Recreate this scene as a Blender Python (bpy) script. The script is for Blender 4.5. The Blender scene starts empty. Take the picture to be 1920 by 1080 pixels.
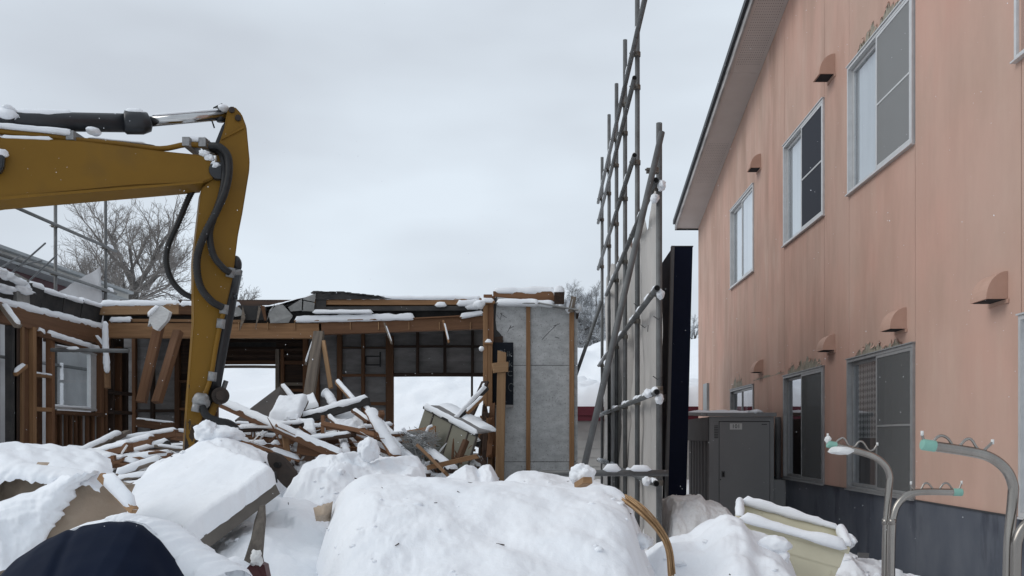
import bpy, bmesh, math, random
import numpy as np
from mathutils import Vector, Matrix, noise as mn

random.seed(7)
sc = bpy.context.scene
R = math.radians
F = 1700.0                 # focal length in photograph pixels
CX, CY, CH = 1020.0, 822.0, 1.6   # vanishing point of the alley and eye height

# ------------------------------------------------------------------ camera
cam_d = bpy.data.cameras.new('camera')
cam = bpy.data.objects.new('camera', cam_d)
sc.collection.objects.link(cam)
cam.location = (0, 0, CH)
cam.rotation_euler = (R(90), 0, 0)
cam_d.sensor_width = 36.0
cam_d.lens = F / 1920 * 36.0
cam_d.shift_x = (960 - CX) / 1920
cam_d.shift_y = (CY - 540) / 1920
cam_d.clip_start = 0.05
cam_d.clip_end = 2000
sc.camera = cam

# ------------------------------------------------------------------ sky and sun (overcast)
SUN_EL, SUN_AZ = R(36), R(258)      # azimuth measured from +Y clockwise: behind and left of the viewer
wd = bpy.data.worlds.new('World'); sc.world = wd; wd.use_nodes = True
nt = wd.node_tree; nt.nodes.clear()
o_ = nt.nodes.new('ShaderNodeOutputWorld'); bg = nt.nodes.new('ShaderNodeBackground')
sky = nt.nodes.new('ShaderNodeTexSky'); sky.sky_type = 'NISHITA'; sky.sun_disc = False
sky.sun_elevation = SUN_EL; sky.sun_rotation = SUN_AZ
tc = nt.nodes.new('ShaderNodeTexCoord'); mp = nt.nodes.new('ShaderNodeMapping')
mp.inputs['Scale'].default_value = (1.0, 1.0, 2.6)
ns = nt.nodes.new('ShaderNodeTexNoise'); ns.inputs['Scale'].default_value = 2.1
ns.inputs['Detail'].default_value = 4; ns.inputs['Roughness'].default_value = 0.45
cr = nt.nodes.new('ShaderNodeValToRGB')
cr.color_ramp.elements[0].position = 0.34; cr.color_ramp.elements[0].color = (5.5, 5.95, 6.55, 1)
cr.color_ramp.elements[1].position = 0.62; cr.color_ramp.elements[1].color = (7.2, 7.95, 8.7, 1)
mx = nt.nodes.new('ShaderNodeMixRGB'); mx.inputs[0].default_value = 0.95
nt.links.new(tc.outputs['Generated'], mp.inputs[0]); nt.links.new(mp.outputs[0], ns.inputs['Vector'])
nt.links.new(ns.outputs['Fac'], cr.inputs[0])
nt.links.new(sky.outputs[0], mx.inputs[1]); nt.links.new(cr.outputs[0], mx.inputs[2])
nt.links.new(mx.outputs[0], bg.inputs[0]); nt.links.new(bg.outputs[0], o_.inputs[0])
bg.inputs[1].default_value = 0.1

sl = bpy.data.lights.new('sun', 'SUN'); sl.energy = 0.95; sl.angle = R(35); sl.color = (1, 0.97, 0.93)
so = bpy.data.objects.new('sun', sl); sc.collection.objects.link(so)
sd = Vector((math.sin(SUN_AZ) * math.cos(SUN_EL), math.cos(SUN_AZ) * math.cos(SUN_EL), math.sin(SUN_EL)))
so.rotation_euler = sd.to_track_quat('Z', 'Y').to_euler(); so.location = (0, 0, 30)

sc.view_settings.view_transform = 'Standard'; sc.view_settings.look = 'None'
sc.view_settings.exposure = 0.13; sc.view_settings.gamma = 1.0
sc.view_settings.use_curve_mapping = False

# ------------------------------------------------------------------ helpers
def P(px, py, Y):
    return Vector(((px - CX) / F * Y, Y, CH + (CY - py) / F * Y))

def fbm(p, sc_=1.0, oct_=4):
    return mn.fractal(Vector(p) * sc_, 0.6, 2.0, oct_)

WM = {}

def reg(o, M, parent=None):
    sc.collection.objects.link(o)
    o.matrix_basis = M
    if parent is not None:
        o.parent = parent
        o.matrix_parent_inverse = WM[parent.name].inverted()
    WM[o.name] = M.copy()
    return o

def tag(o, label=None, cat=None, group=None, kind=None):
    if label: o['label'] = label
    if cat: o['category'] = cat
    if group: o['group'] = group
    if kind: o['kind'] = kind
    return o

def thing(name, label, cat, loc=(0, 0, 0), group=None):
    o = bpy.data.objects.new(name, None); o.empty_display_size = 0.1
    reg(o, Matrix.Translation(Vector(loc)))
    return tag(o, label, cat, group)

class MB:
    def __init__(s): s.v = []; s.f = []
    def add(s, vs, fs):
        n = len(s.v); s.v += [tuple(v) for v in vs]; s.f += [tuple(i + n for i in f) for f in fs]
        return s
    def box(s, a, b):
        x0, y0, z0 = a; x1, y1, z1 = b
        return s.add([(x0,y0,z0),(x1,y0,z0),(x1,y1,z0),(x0,y1,z0),(x0,y0,z1),(x1,y0,z1),(x1,y1,z1),(x0,y1,z1)],
                     [(0,3,2,1),(4,5,6,7),(0,1,5,4),(1,2,6,5),(2,3,7,6),(3,0,4,7)])
    def hexa(s, a, b):      # a, b: two quads, same order
        n = len(a)
        fs = [tuple(reversed(range(n))), tuple(range(n, 2 * n))]
        fs += [(i, (i + 1) % n, n + (i + 1) % n, n + i) for i in range(n)]
        return s.add(list(a) + list(b), fs)
    def tube(s, pts, r, n=8, caps=True):
        pts = [Vector(p) for p in pts]; k = len(pts)
        rr = r if isinstance(r, (list, tuple)) else [r] * k
        t0 = (pts[1] - pts[0]).normalized()
        ref = Vector((0, 0, 1)) if abs(t0.z) < 0.9 else Vector((1, 0, 0))
        u = t0.cross(ref).normalized(); vs = []
        for i, p in enumerate(pts):
            t = (pts[min(i + 1, k - 1)] - pts[max(i - 1, 0)]).normalized()
            u = (u - t * u.dot(t)).normalized(); w = t.cross(u)
            for j in range(n):
                a = 2 * math.pi * j / n
                vs.append(p + (u * math.cos(a) + w * math.sin(a)) * rr[i])
        fs = [(i*n + j, i*n + (j+1) % n, (i+1)*n + (j+1) % n, (i+1)*n + j) for i in range(k-1) for j in range(n)]
        if caps: fs += [tuple(reversed(range(n))), tuple(range((k-1)*n, k*n))]
        return s.add(vs, fs)
    def build(s, name, mat, parent=None, smooth=False, M=None, origin=None):
        if M is None:
            a = np.array(s.v, dtype=float)
            if origin is None:
                lo = a.min(0); hi = a.max(0); origin = ((lo[0]+hi[0])/2, (lo[1]+hi[1])/2, lo[2])
            a = a - np.array(origin); M = Matrix.Translation(Vector(origin)); vs = a.tolist()
        else:
            vs = s.v
        me = bpy.data.meshes.new(name); me.from_pydata(vs, [], s.f)
        if isinstance(mat, (list, tuple)):
            for m in mat: me.materials.append(m)
        else: me.materials.append(mat)
        if smooth: me.polygons.foreach_set('use_smooth', [True] * len(me.polygons))
        bm = bmesh.new(); bm.from_mesh(me); bmesh.ops.recalc_face_normals(bm, faces=bm.faces); bm.to_mesh(me); bm.free()
        me.update()
        return reg(bpy.data.objects.new(name, me), M, parent)

def smooth_path(pts, n=6):
    pts = [Vector(p) for p in pts]; out = []
    q = [pts[0]*2 - pts[1]] + pts + [pts[-1]*2 - pts[-2]]
    for i in range(1, len(q) - 2):
        a, b, c, d = q[i-1], q[i], q[i+1], q[i+2]
        for k in range(n):
            t = k / n
            out.append(0.5 * ((2*b) + (c-a)*t + (2*a-5*b+4*c-d)*t*t + (3*b-3*c+d-a)*t**3))
    out.append(pts[-1]); return out

def frame(p0, p1, roll=0.0):
    x = (p1 - p0).normalized()
    up = Vector((0, 0, 1)) if abs(x.z) < 0.93 else Vector((0, -1, 0))
    z = (up - x * up.dot(x)).normalized(); y = z.cross(x)
    if roll:
        c, s_ = math.cos(roll), math.sin(roll); y, z = y*c + z*s_, z*c - y*s_
    m = (p0 + p1) / 2
    return Matrix(((x.x,y.x,z.x,m.x),(x.y,y.y,z.y,m.y),(x.z,y.z,z.z,m.z),(0,0,0,1)))

_pl = [0]
def plank_mesh(L, w, h, jag=0, ch=0.004, seed=0):
    rnd = random.Random(seed); mb = MB(); ch = min(ch, w*0.2, h*0.2)
    sec = [(-w/2+ch,-h/2),(w/2-ch,-h/2),(w/2,-h/2+ch),(w/2,h/2-ch),(w/2-ch,h/2),(-w/2+ch,h/2),(-w/2,h/2-ch),(-w/2,-h/2+ch)]
    vs = []; n = 4; bow = rnd.uniform(-0.006, 0.006) * min(L, 2)
    for i in range(n):
        t = i / (n - 1); x = (t - 0.5) * L
        for (y, z) in sec:
            e = 0
            if jag and i in (0, n-1):
                e = rnd.uniform(0, jag) * (1 if i else -1)
            vs.append((x + e, y, z + bow * math.sin(math.pi * t)))
    fs = [(i*8+j, i*8+(j+1) % 8, (i+1)*8+(j+1) % 8, (i+1)*8+j) for i in range(n-1) for j in range(8)]
    fs += [tuple(reversed(range(8))), tuple(range((n-1)*8, n*8))]
    return mb.add(vs, fs)

def plank(name, p0, p1, w, h, mat, parent=None, roll=0.0, snow=0.0, jag=0.0, gaps=0.0):
    p0 = Vector(p0); p1 = Vector(p1); _pl[0] += 1
    M = frame(p0, p1, roll)
    o = plank_mesh((p1 - p0).length, w, h, jag, seed=_pl[0]).build(name, mat, parent, M=M)
    if snow > 0:
        # thickness of the tilted section measured upwards
        zup = abs(M[2][1]) * w / 2 + abs(M[2][2]) * h / 2
        ww = max(abs(M[2][2]) * w + abs(M[2][1]) * h, min(w, h))
        x = (p1 - p0).normalized(); up = Vector((0,0,1)); up = (up - x*up.dot(x)).normalized()
        off = up * (zup - 0.006)
        if o.parent is None or o.parent.parent is None:
            snow_cap(o, [p0 + off, p1 + off], ww * 1.04, snow, _pl[0], gaps)
    return o

def snow_cap(parent, pts, w, t, seed=0, gaps=0.0, name='snow_layer', step=0.035, rough=1.0):
    pts = [Vector(p) for p in pts]; S = []
    for a, b in zip(pts[:-1], pts[1:]):
        n = max(2, int((b - a).length / step))
        S += [a.lerp(b, i / n) for i in range(n)]
    S.append(pts[-1]); k = len(S)
    mb = MB(); m = 9; vs = []
    L = [0.0]
    for i in range(1, k): L.append(L[-1] + (S[i] - S[i-1]).length)
    for i, p in enumerate(S):
        d = (S[min(i+1, k-1)] - S[max(i-1, 0)]).normalized()
        up = Vector((0,0,1)); up = up - d * up.dot(d); up = up.normalized() if up.length > 0.05 else Vector((0,-1,0))
        sd_ = d.cross(up).normalized()
        e = min(L[i], L[-1] - L[i]); end = min(1.0, e / max(0.6 * t, 1e-4)); end = math.sqrt(max(0.0, 1 - (1 - end)**2)) * 0.97 + 0.03
        nz = fbm((seed * 3.7, L[i] * 5.0, 0.3), 1.0, 3)
        tt = t * (1.0 + 0.2 * rough * nz) * end
        wn = w * (1.0 + 0.08 * rough * fbm((seed * 1.7, L[i] * 7.0, 9.1), 1, 3)) * (0.75 + 0.25 * end)
        if gaps > 0:
            g = fbm((seed * 2.3, L[i] * 3.0, 4.4), 1, 2)
            if g < -0.6 + gaps: tt *= 0.12; wn *= 0.6
        sh = 0.08 * w * fbm((seed, L[i] * 4, 2.2), 1, 2)
        for j in range(m):
            a = math.pi * (-0.13 + 1.26 * j / (m - 1))
            vs.append(p + sd_ * (math.cos(a) * wn / 2 * 1.05 + sh) + up * (math.sin(a) * tt))
    fs = [(i*m+j, i*m+(j+1) % m, (i+1)*m+(j+1) % m, (i+1)*m+j) for i in range(k-1) for j in range(m)]
    fs += [tuple(reversed(range(m))), tuple(range((k-1)*m, k*m))]
    return mb.add(vs, fs).build(name, M_['snow'], parent, smooth=True)

def blob_mb(c, r, seed=0, amp=0.18, sub=3, freq=1.6):
    bm = bmesh.new(); bmesh.ops.create_icosphere(bm, subdivisions=sub, radius=1.0)
    mb = MB(); c = Vector(c); vs = []
    for v in bm.verts:
        n = v.co.normalized(); k = 1 + amp * fbm(n * freq + Vector((seed*3.1, seed*1.3, 0)), 1.0, 4)
        vs.append((c.x + n.x*r[0]*k, c.y + n.y*r[1]*k, c.z + n.z*r[2]*k))
    fs = [tuple(v.index for v in f.verts) for f in bm.faces]; bm.free()
    return mb.add(vs, fs)

def blob(name, c, r, mat, parent=None, seed=0, amp=0.18, sub=3, freq=1.6):
    return blob_mb(c, r, seed, amp, sub, freq).build(name, mat, parent, smooth=True)

def text_mesh(name, body, size, M, mat, parent, depth=0.001):
    cu = bpy.data.curves.new(name, 'FONT'); cu.body = body; cu.size = size; cu.extrude = depth
    cu.align_x = 'CENTER'; cu.align_y = 'CENTER'
    t = bpy.data.objects.new('tmp', cu); sc.collection.objects.link(t)
    dg = bpy.context.evaluated_depsgraph_get(); dg.update()
    me = bpy.data.meshes.new_from_object(t.evaluated_get(dg)); bpy.data.objects.remove(t)
    me.materials.clear(); me.materials.append(mat); me.name = name
    return reg(bpy.data.objects.new(name, me), M, parent)

# ------------------------------------------------------------------ materials
M_ = {}
def mat(name, c1, c2=None, scale=(4, 4, 4), rough=0.7, bump=0.0, bscale=60.0, metal=0.0, coord='Object', lo=0.35, hi=0.65,
        detail=6.0, rnd=0.0, snow=0.0, spec=0.35, c3=None, s3=(3, 3, 3), lo3=0.55, hi3=0.62, bdist=0.01):
    m = bpy.data.materials.new(name); m.use_nodes = True; t = m.node_tree; N = t.nodes; L = t.links
    b = N['Principled BSDF']; b.inputs['Roughness'].default_value = rough; b.inputs['Metallic'].default_value = metal
    b.inputs['Specular IOR Level'].default_value = spec
    if coord == 'World':
        g = N.new('ShaderNodeNewGeometry'); src = g.outputs['Position']
    else:
        g = N.new('ShaderNodeTexCoord'); src = g.outputs['Object']
    oi = N.new('ShaderNodeObjectInfo')
    if coord != 'World':
        ad = N.new('ShaderNodeVectorMath'); ad.operation = 'ADD'
        cb = N.new('ShaderNodeVectorMath'); cb.operation = 'SCALE'; cb.inputs[0].default_value = (37, 17, 23)
        L.new(oi.outputs['Random'], cb.inputs['Scale']); L.new(src, ad.inputs[0]); L.new(cb.outputs[0], ad.inputs[1]); src = ad.outputs[0]
    def nz(sc_, det):
        mp_ = N.new('ShaderNodeMapping'); mp_.inputs['Scale'].default_value = sc_; L.new(src, mp_.inputs[0])
        n_ = N.new('ShaderNodeTexNoise'); n_.inputs['Scale'].default_value = 1.0; n_.inputs['Detail'].default_value = det
        n_.inputs['Roughness'].default_value = 0.6; L.new(mp_.outputs[0], n_.inputs['Vector']); return n_.outputs['Fac']
    def rng(v, a, c):
        r_ = N.new('ShaderNodeMapRange'); r_.inputs[1].default_value = a; r_.inputs[2].default_value = c; L.new(v, r_.inputs[0]); return r_.outputs[0]
    def mix(f, a, c):
        x = N.new('ShaderNodeMixRGB')
        L.new(f, x.inputs[0])
        for k, q in ((1, a), (2, c)):
            if isinstance(q, tuple): x.inputs[k].default_value = (*q, 1)
            else: L.new(q, x.inputs[k])
        return x.outputs[0]
    col = c1
    if c2: col = mix(rng(nz(scale, detail), lo, hi), c1, c2)
    if c3: col = mix(rng(nz(s3, 7.0), lo3, hi3), col, c3)
    if rnd:
        ma = N.new('ShaderNodeMapRange'); ma.inputs[3].default_value = 1 - rnd; ma.inputs[4].default_value = 1 + rnd; L.new(oi.outputs['Random'], ma.inputs[0])
        vm = N.new('ShaderNodeVectorMath'); vm.operation = 'SCALE'
        if isinstance(col, tuple): vm.inputs[0].default_value = col
        else: L.new(col, vm.inputs[0])
        L.new(ma.outputs[0], vm.inputs['Scale']); col = vm.outputs[0]
    if snow:
        ge = N.new('ShaderNodeNewGeometry'); sx = N.new('ShaderNodeSeparateXYZ'); L.new(ge.outputs['Normal'], sx.inputs[0])
        n2 = N.new('ShaderNodeTexNoise'); n2.inputs['Scale'].default_value = 14; L.new(ge.outputs['Position'], n2.inputs['Vector'])
        a2 = N.new('ShaderNodeMath'); a2.operation = 'MULTIPLY_ADD'; a2.inputs[1].default_value = 0.7; L.new(n2.outputs['Fac'], a2.inputs[0]); L.new(sx.outputs['Z'], a2.inputs[2])
        col = mix(rng(a2.outputs[0], 1.25 - snow, 1.4 - snow), col, (0.8, 0.83, 0.87))
    if isinstance(col, tuple): b.inputs['Base Color'].default_value = (*col, 1)
    else: L.new(col, b.inputs['Base Color'])
    if bump:
        bp = N.new('ShaderNodeBump'); bp.inputs['Strength'].default_value = bump; bp.inputs['Distance'].default_value = bdist
        sc_ = bscale if isinstance(bscale, tuple) else (bscale,)*3
        L.new(nz(sc_, 8.0), bp.inputs['Height']); L.new(bp.outputs[0], b.inputs['Normal'])
    M_[name] = m; return m

mat('snow', (0.785, 0.81, 0.845), (0.83, 0.848, 0.875), (2, 2, 2), rough=0.75, bump=0.5, bscale=15, spec=0.15, coord='World', bdist=0.012)
mat('snow_ground', (0.87, 0.89, 0.92), (0.91, 0.925, 0.945), (0.4, 0.4, 0.4), rough=0.75, bump=0.5, bscale=9, spec=0.2, coord='World', bdist=0.03)
mat('snow_dirty', (0.78, 0.78, 0.78), (0.6, 0.585, 0.55), (6, 6, 6), rough=0.8, bump=0.8, bscale=26, coord='World', lo=0.5, hi=0.75, bdist=0.02)
G = (1.6, 28, 28)
mat('wood_tan', (0.27, 0.15, 0.073), (0.17, 0.088, 0.04), G, rough=0.75, bump=0.3, bscale=(3, 90, 90), rnd=0.22, lo=0.3, hi=0.7)
mat('wood_pale', (0.36, 0.225, 0.12), (0.27, 0.155, 0.078), G, rough=0.75, bump=0.3, bscale=(3, 90, 90), rnd=0.15, lo=0.3, hi=0.7)
mat('wood_red', (0.2, 0.1, 0.05), (0.13, 0.062, 0.03), G, rough=0.75, bump=0.3, bscale=(3, 90, 90), rnd=0.2, lo=0.3, hi=0.7)
mat('wood_brown', (0.15, 0.072, 0.034), (0.085, 0.04, 0.02), G, rough=0.8, bump=0.3, bscale=(3, 90, 90), rnd=0.3, lo=0.3, hi=0.7)
mat('wood_dark', (0.062, 0.036, 0.024), (0.03, 0.02, 0.016), G, rough=0.85, bump=0.3, bscale=(3, 90, 90), rnd=0.3)
mat('wood_grey', (0.2, 0.165, 0.13), (0.11, 0.09, 0.075), G, rough=0.85, bump=0.5, bscale=(3, 90, 90), rnd=0.2)
mat('board_black', (0.022, 0.022, 0.023), (0.045, 0.042, 0.04), (5, 5, 5), rough=0.8, bump=0.4, bscale=30, rnd=0.25)
mat('board_grey', (0.27, 0.26, 0.255), (0.18, 0.17, 0.168), (3, 3, 9), rough=0.85, bump=0.2, bscale=30, rnd=0.12)
mat('board_light', (0.32, 0.32, 0.32), (0.22, 0.215, 0.21), (3, 3, 3), rough=0.85, bump=0.2, bscale=30, rnd=0.15)
mat('board_silver', (0.3, 0.3, 0.29), (0.21, 0.21, 0.205), (6, 6, 6), rough=0.8, bump=0.3, bscale=20, rnd=0.15)
mat('panel_speckle', (0.47, 0.475, 0.475), (0.34, 0.345, 0.345), (9, 9, 14), rough=0.85, bump=0.15, bscale=140, coord='World', detail=9, c3=(0.2, 0.195, 0.19), s3=(48, 48, 60), lo3=0.57, hi3=0.68)
mat('siding_olive', (0.135, 0.128, 0.09), (0.105, 0.1, 0.072), (2, 2, 2), rough=0.55, rnd=0.06, bump=0.05, bscale=12)
mat('sheet_brown', (0.06, 0.048, 0.04), (0.04, 0.032, 0.028), (4, 4, 4), rough=0.6, bump=0.1, bscale=15)
mat('cardboard', (0.3, 0.17, 0.09), (0.22, 0.12, 0.06), (5, 5, 5), rough=0.9)
mat('steel_pipe', (0.15, 0.155, 0.155), (0.1, 0.1, 0.1), (6, 6, 6), rough=0.5, metal=0.25, bump=0.1, bscale=40, rnd=0.12, c3=(0.19, 0.19, 0.185), s3=(20, 20, 8), lo3=0.6, hi3=0.75)
mat('clamp_metal', (0.19, 0.18, 0.16), (0.1, 0.085, 0.07), (30, 30, 30), rough=0.5, metal=0.5, rnd=0.2)
mat('black_rubber', (0.012, 0.012, 0.013), (0.02, 0.02, 0.02), (20, 20, 20), rough=0.5)
mat('pipe_inside', (0.004, 0.004, 0.004), rough=0.9)
mat('cyl_black', (0.012, 0.014, 0.018), (0.02, 0.022, 0.026), (6, 6, 6), rough=0.38, spec=0.5)
mat('chrome', (0.5, 0.5, 0.5), rough=0.18, metal=1.0)
mat('stainless', (0.33, 0.31, 0.285), (0.25, 0.23, 0.21), (12, 12, 4), rough=0.26, metal=1.0)
mat('teal_cap', (0.22, 0.42, 0.35), (0.19, 0.37, 0.31), (20, 20, 20), rough=0.5)
mat('grey_bracket', (0.3, 0.3, 0.3), (0.2, 0.2, 0.2), (20, 20, 20), rough=0.45, metal=0.4)
mat('hood_pink', (0.49, 0.31, 0.24), (0.44, 0.275, 0.21), (6, 6, 6), rough=0.7, bump=0.1, bscale=50)
mat('soffit', (0.52, 0.47, 0.44), (0.48, 0.43, 0.4), (2, 2, 2), rough=0.75, coord='World')
mat('fascia_grey', (0.4, 0.38, 0.37), (0.2, 0.19, 0.185), (3, 1.2, 9), rough=0.6, coord='World', lo=0.45, hi=0.7)
mat('drip_black', (0.018, 0.019, 0.022), rough=0.45)
mat('alu', (0.62, 0.62, 0.62), (0.55, 0.55, 0.55), (10, 10, 10), rough=0.4, metal=0.3)
mat('alu_dark', (0.05, 0.052, 0.055), rough=0.5)
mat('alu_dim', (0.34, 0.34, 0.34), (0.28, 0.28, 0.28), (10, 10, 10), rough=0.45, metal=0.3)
mat('foundation', (0.07, 0.08, 0.102), (0.12, 0.13, 0.15), (1.4, 1.4, 0.9), rough=0.6, coord='World', bump=0.05, bscale=20, lo=0.4, hi=0.7, c3=(0.03, 0.034, 0.05), s3=(3, 3, 1), lo3=0.55, hi3=0.7)
mat('putty', (0.36, 0.335, 0.27), (0.25, 0.225, 0.18), (18, 18, 18), rough=0.9, bump=0.3, bscale=60)
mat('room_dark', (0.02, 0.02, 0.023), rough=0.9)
mat('curtain', (0.66, 0.68, 0.7), (0.56, 0.58, 0.6), (1, 14, 0.6), rough=0.9)
mat('curtain_navy', (0.016, 0.019, 0.03), rough=0.7)
mat('locker', (0.27, 0.269, 0.268), (0.25, 0.249, 0.248), (3, 3, 3), rough=0.5, spec=0.4)
mat('locker_dark', (0.11, 0.11, 0.111), (0.09, 0.09, 0.091), (3, 3, 3), rough=0.55)
mat('sign_grey', (0.62, 0.62, 0.6), rough=0.6)
mat('ink', (0.012, 0.012, 0.012), rough=0.6)
mat('chalk', (0.15, 0.16, 0.16), (0.03, 0.034, 0.036), (40, 40, 40), rough=0.8)
mat('navy_board', (0.005, 0.008, 0.02), (0.007, 0.010, 0.024), (2, 2, 2), rough=0.6, spec=.08)
mat('blackboard', (0.007, 0.009, 0.013), (0.011, 0.013, 0.018), (6, 6, 6), rough=0.6, spec=.1)
mat('tarp_grey', (0.5, 0.47, 0.44), (0.4, 0.38, 0.36), (2, 2, 0.8), rough=0.55, bump=0.6, bscale=(6, 6, 2), coord='World', bdist=0.04)
mat('tarp_white', (0.62, 0.62, 0.63), (0.52, 0.52, 0.53), (2, 2, 2), rough=0.6, bump=0.3, bscale=5, coord='World', bdist=0.04)
mat('tarp_navy', (0.003, 0.007, 0.02), (0.005, 0.01, 0.026), (3, 3, 3), rough=0.6, bump=0.15, bscale=7, bdist=0.01, spec=.06)
mat('bag_beige', (0.40, 0.32, 0.245), (0.33, 0.26, 0.195), (3, 3, 5), rough=0.6, bump=0.5, bscale=9, bdist=0.03)
mat('cream', (0.64, 0.6, 0.45), (0.58, 0.54, 0.4), (4, 4, 4), rough=0.5, bump=0.05, bscale=30, c3=(0.4, 0.36, 0.23), s3=(12, 12, 12), lo3=0.68, hi3=0.78)
mat('maroon_wall', (0.11, 0.055, 0.062), (0.085, 0.045, 0.05), (0.6, 0.6, 4), rough=0.7, coord='World')
mat('burgundy', (0.12, 0.018, 0.03), (0.09, 0.014, 0.022), (4, 4, 4), rough=0.5)
mat('house_white', (0.5, 0.5, 0.48), (0.42, 0.42, 0.4), (2, 2, 2), rough=0.8)
mat('gutter', (0.3, 0.32, 0.33), (0.24, 0.26, 0.27), (3, 3, 3), rough=0.5)
mat('concrete', (0.27, 0.265, 0.25), (0.19, 0.185, 0.175), (9, 9, 9), rough=0.9, bump=0.4, bscale=40)
mat('slab_edge', (0.16, 0.145, 0.125), (0.11, 0.1, 0.088), (4, 4, 4), rough=0.65, bump=0.2, bscale=20)
mat('foam_white', (0.72, 0.72, 0.71), (0.6, 0.6, 0.59), (14, 14, 40), rough=0.9, bump=0.5, bscale=30)
mat('rope_fibre', (0.45, 0.29, 0.155), (0.28, 0.165, 0.08), (20, 20, 20), rough=0.8, rnd=0.2)
mat('stake_wood', (0.13, 0.112, 0.095), (0.075, 0.065, 0.056), (30, 30, 3), rough=0.85, bump=.5, bscale=(60, 60, 6))
mat('maroon_scrap', (0.07, 0.018, 0.02), (0.05, 0.014, 0.015), (5, 5, 5), rough=0.5)
mat('rust_disc', (0.05, 0.036, 0.028), (0.03, 0.023, 0.02), (8, 8, 8), rough=0.7, bump=0.3, bscale=30)
mat('bark', (0.15, 0.14, 0.132), (0.09, 0.083, 0.078), (3, 3, 3), rough=0.9, coord='World', snow=0.25)
mat('twig', (0.24, 0.22, 0.205), (0.18, 0.165, 0.155), (3, 3, 3), rough=0.9, coord='World', snow=0.12)
mat('twig_snowy', (0.26, 0.255, 0.25), (0.2, 0.195, 0.19), (3, 3, 3), rough=0.9, coord='World', snow=0.95)
mat('rubble', (0.05, 0.035, 0.028), (0.12, 0.07, 0.045), (9, 9, 9), rough=0.9, coord='World', snow=0.3, bump=.6, bscale=20)  # brown debris tone, kept dark to paint the shadow gaps between boards

def arm_yellow():
    m = mat('arm_yellow', (0.205, 0.108, 0.013), (0.18, 0.094, 0.011), (1.2, 1.2, 1.2), rough=0.5, spec=0.2)
    t = m.node_tree; N = t.nodes; L = t.links; b = N['Principled BSDF']
    src = b.inputs['Base Color'].links[0].from_socket
    g = N.new('ShaderNodeNewGeometry'); sx = N.new('ShaderNodeSeparateXYZ'); L.new(g.outputs['Position'], sx.inputs[0])
    r = N.new('ShaderNodeMapRange'); r.inputs[1].default_value = 1.3; r.inputs[2].default_value = 2.5; r.inputs[3].default_value = 0.46; r.inputs[4].default_value = 0.73
    L.new(sx.outputs['Z'], r.inputs[0])
    mp_ = N.new('ShaderNodeMapping'); mp_.inputs['Scale'].default_value = (9, 9, 3.2); L.new(g.outputs['Position'], mp_.inputs[0])
    n = N.new('ShaderNodeTexNoise'); n.inputs['Scale'].default_value = 1; n.inputs['Detail'].default_value = 9; n.inputs['Roughness'].default_value = 0.62; L.new(mp_.outputs[0], n.inputs['Vector'])
    gt = N.new('ShaderNodeMath'); gt.operation = 'GREATER_THAN'; L.new(n.outputs['Fac'], gt.inputs[0]); L.new(r.outputs[0], gt.inputs[1])
    x = N.new('ShaderNodeMixRGB'); L.new(gt.outputs[0], x.inputs[0]); L.new(src, x.inputs[1]); x.inputs[2].default_value = (0.035, 0.026, 0.02, 1)
    # wide soft dirt staining
    n2 = N.new('ShaderNodeTexNoise'); n2.inputs['Scale'].default_value = 2.2; n2.inputs['Detail'].default_value = 7; L.new(g.outputs['Position'], n2.inputs['Vector'])
    r2 = N.new('ShaderNodeMapRange'); r2.inputs[1].default_value = 0.5; r2.inputs[2].default_value = 0.8; r2.inputs[4].default_value = 0.5; L.new(n2.outputs['Fac'], r2.inputs[0])
    y = N.new('ShaderNodeMixRGB'); L.new(r2.outputs[0], y.inputs[0]); L.new(x.outputs[0], y.inputs[1]); y.inputs[2].default_value = (0.1, 0.062, 0.022, 1)
    L.new(y.outputs[0], b.inputs['Base Color'])
arm_yellow()

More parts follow.
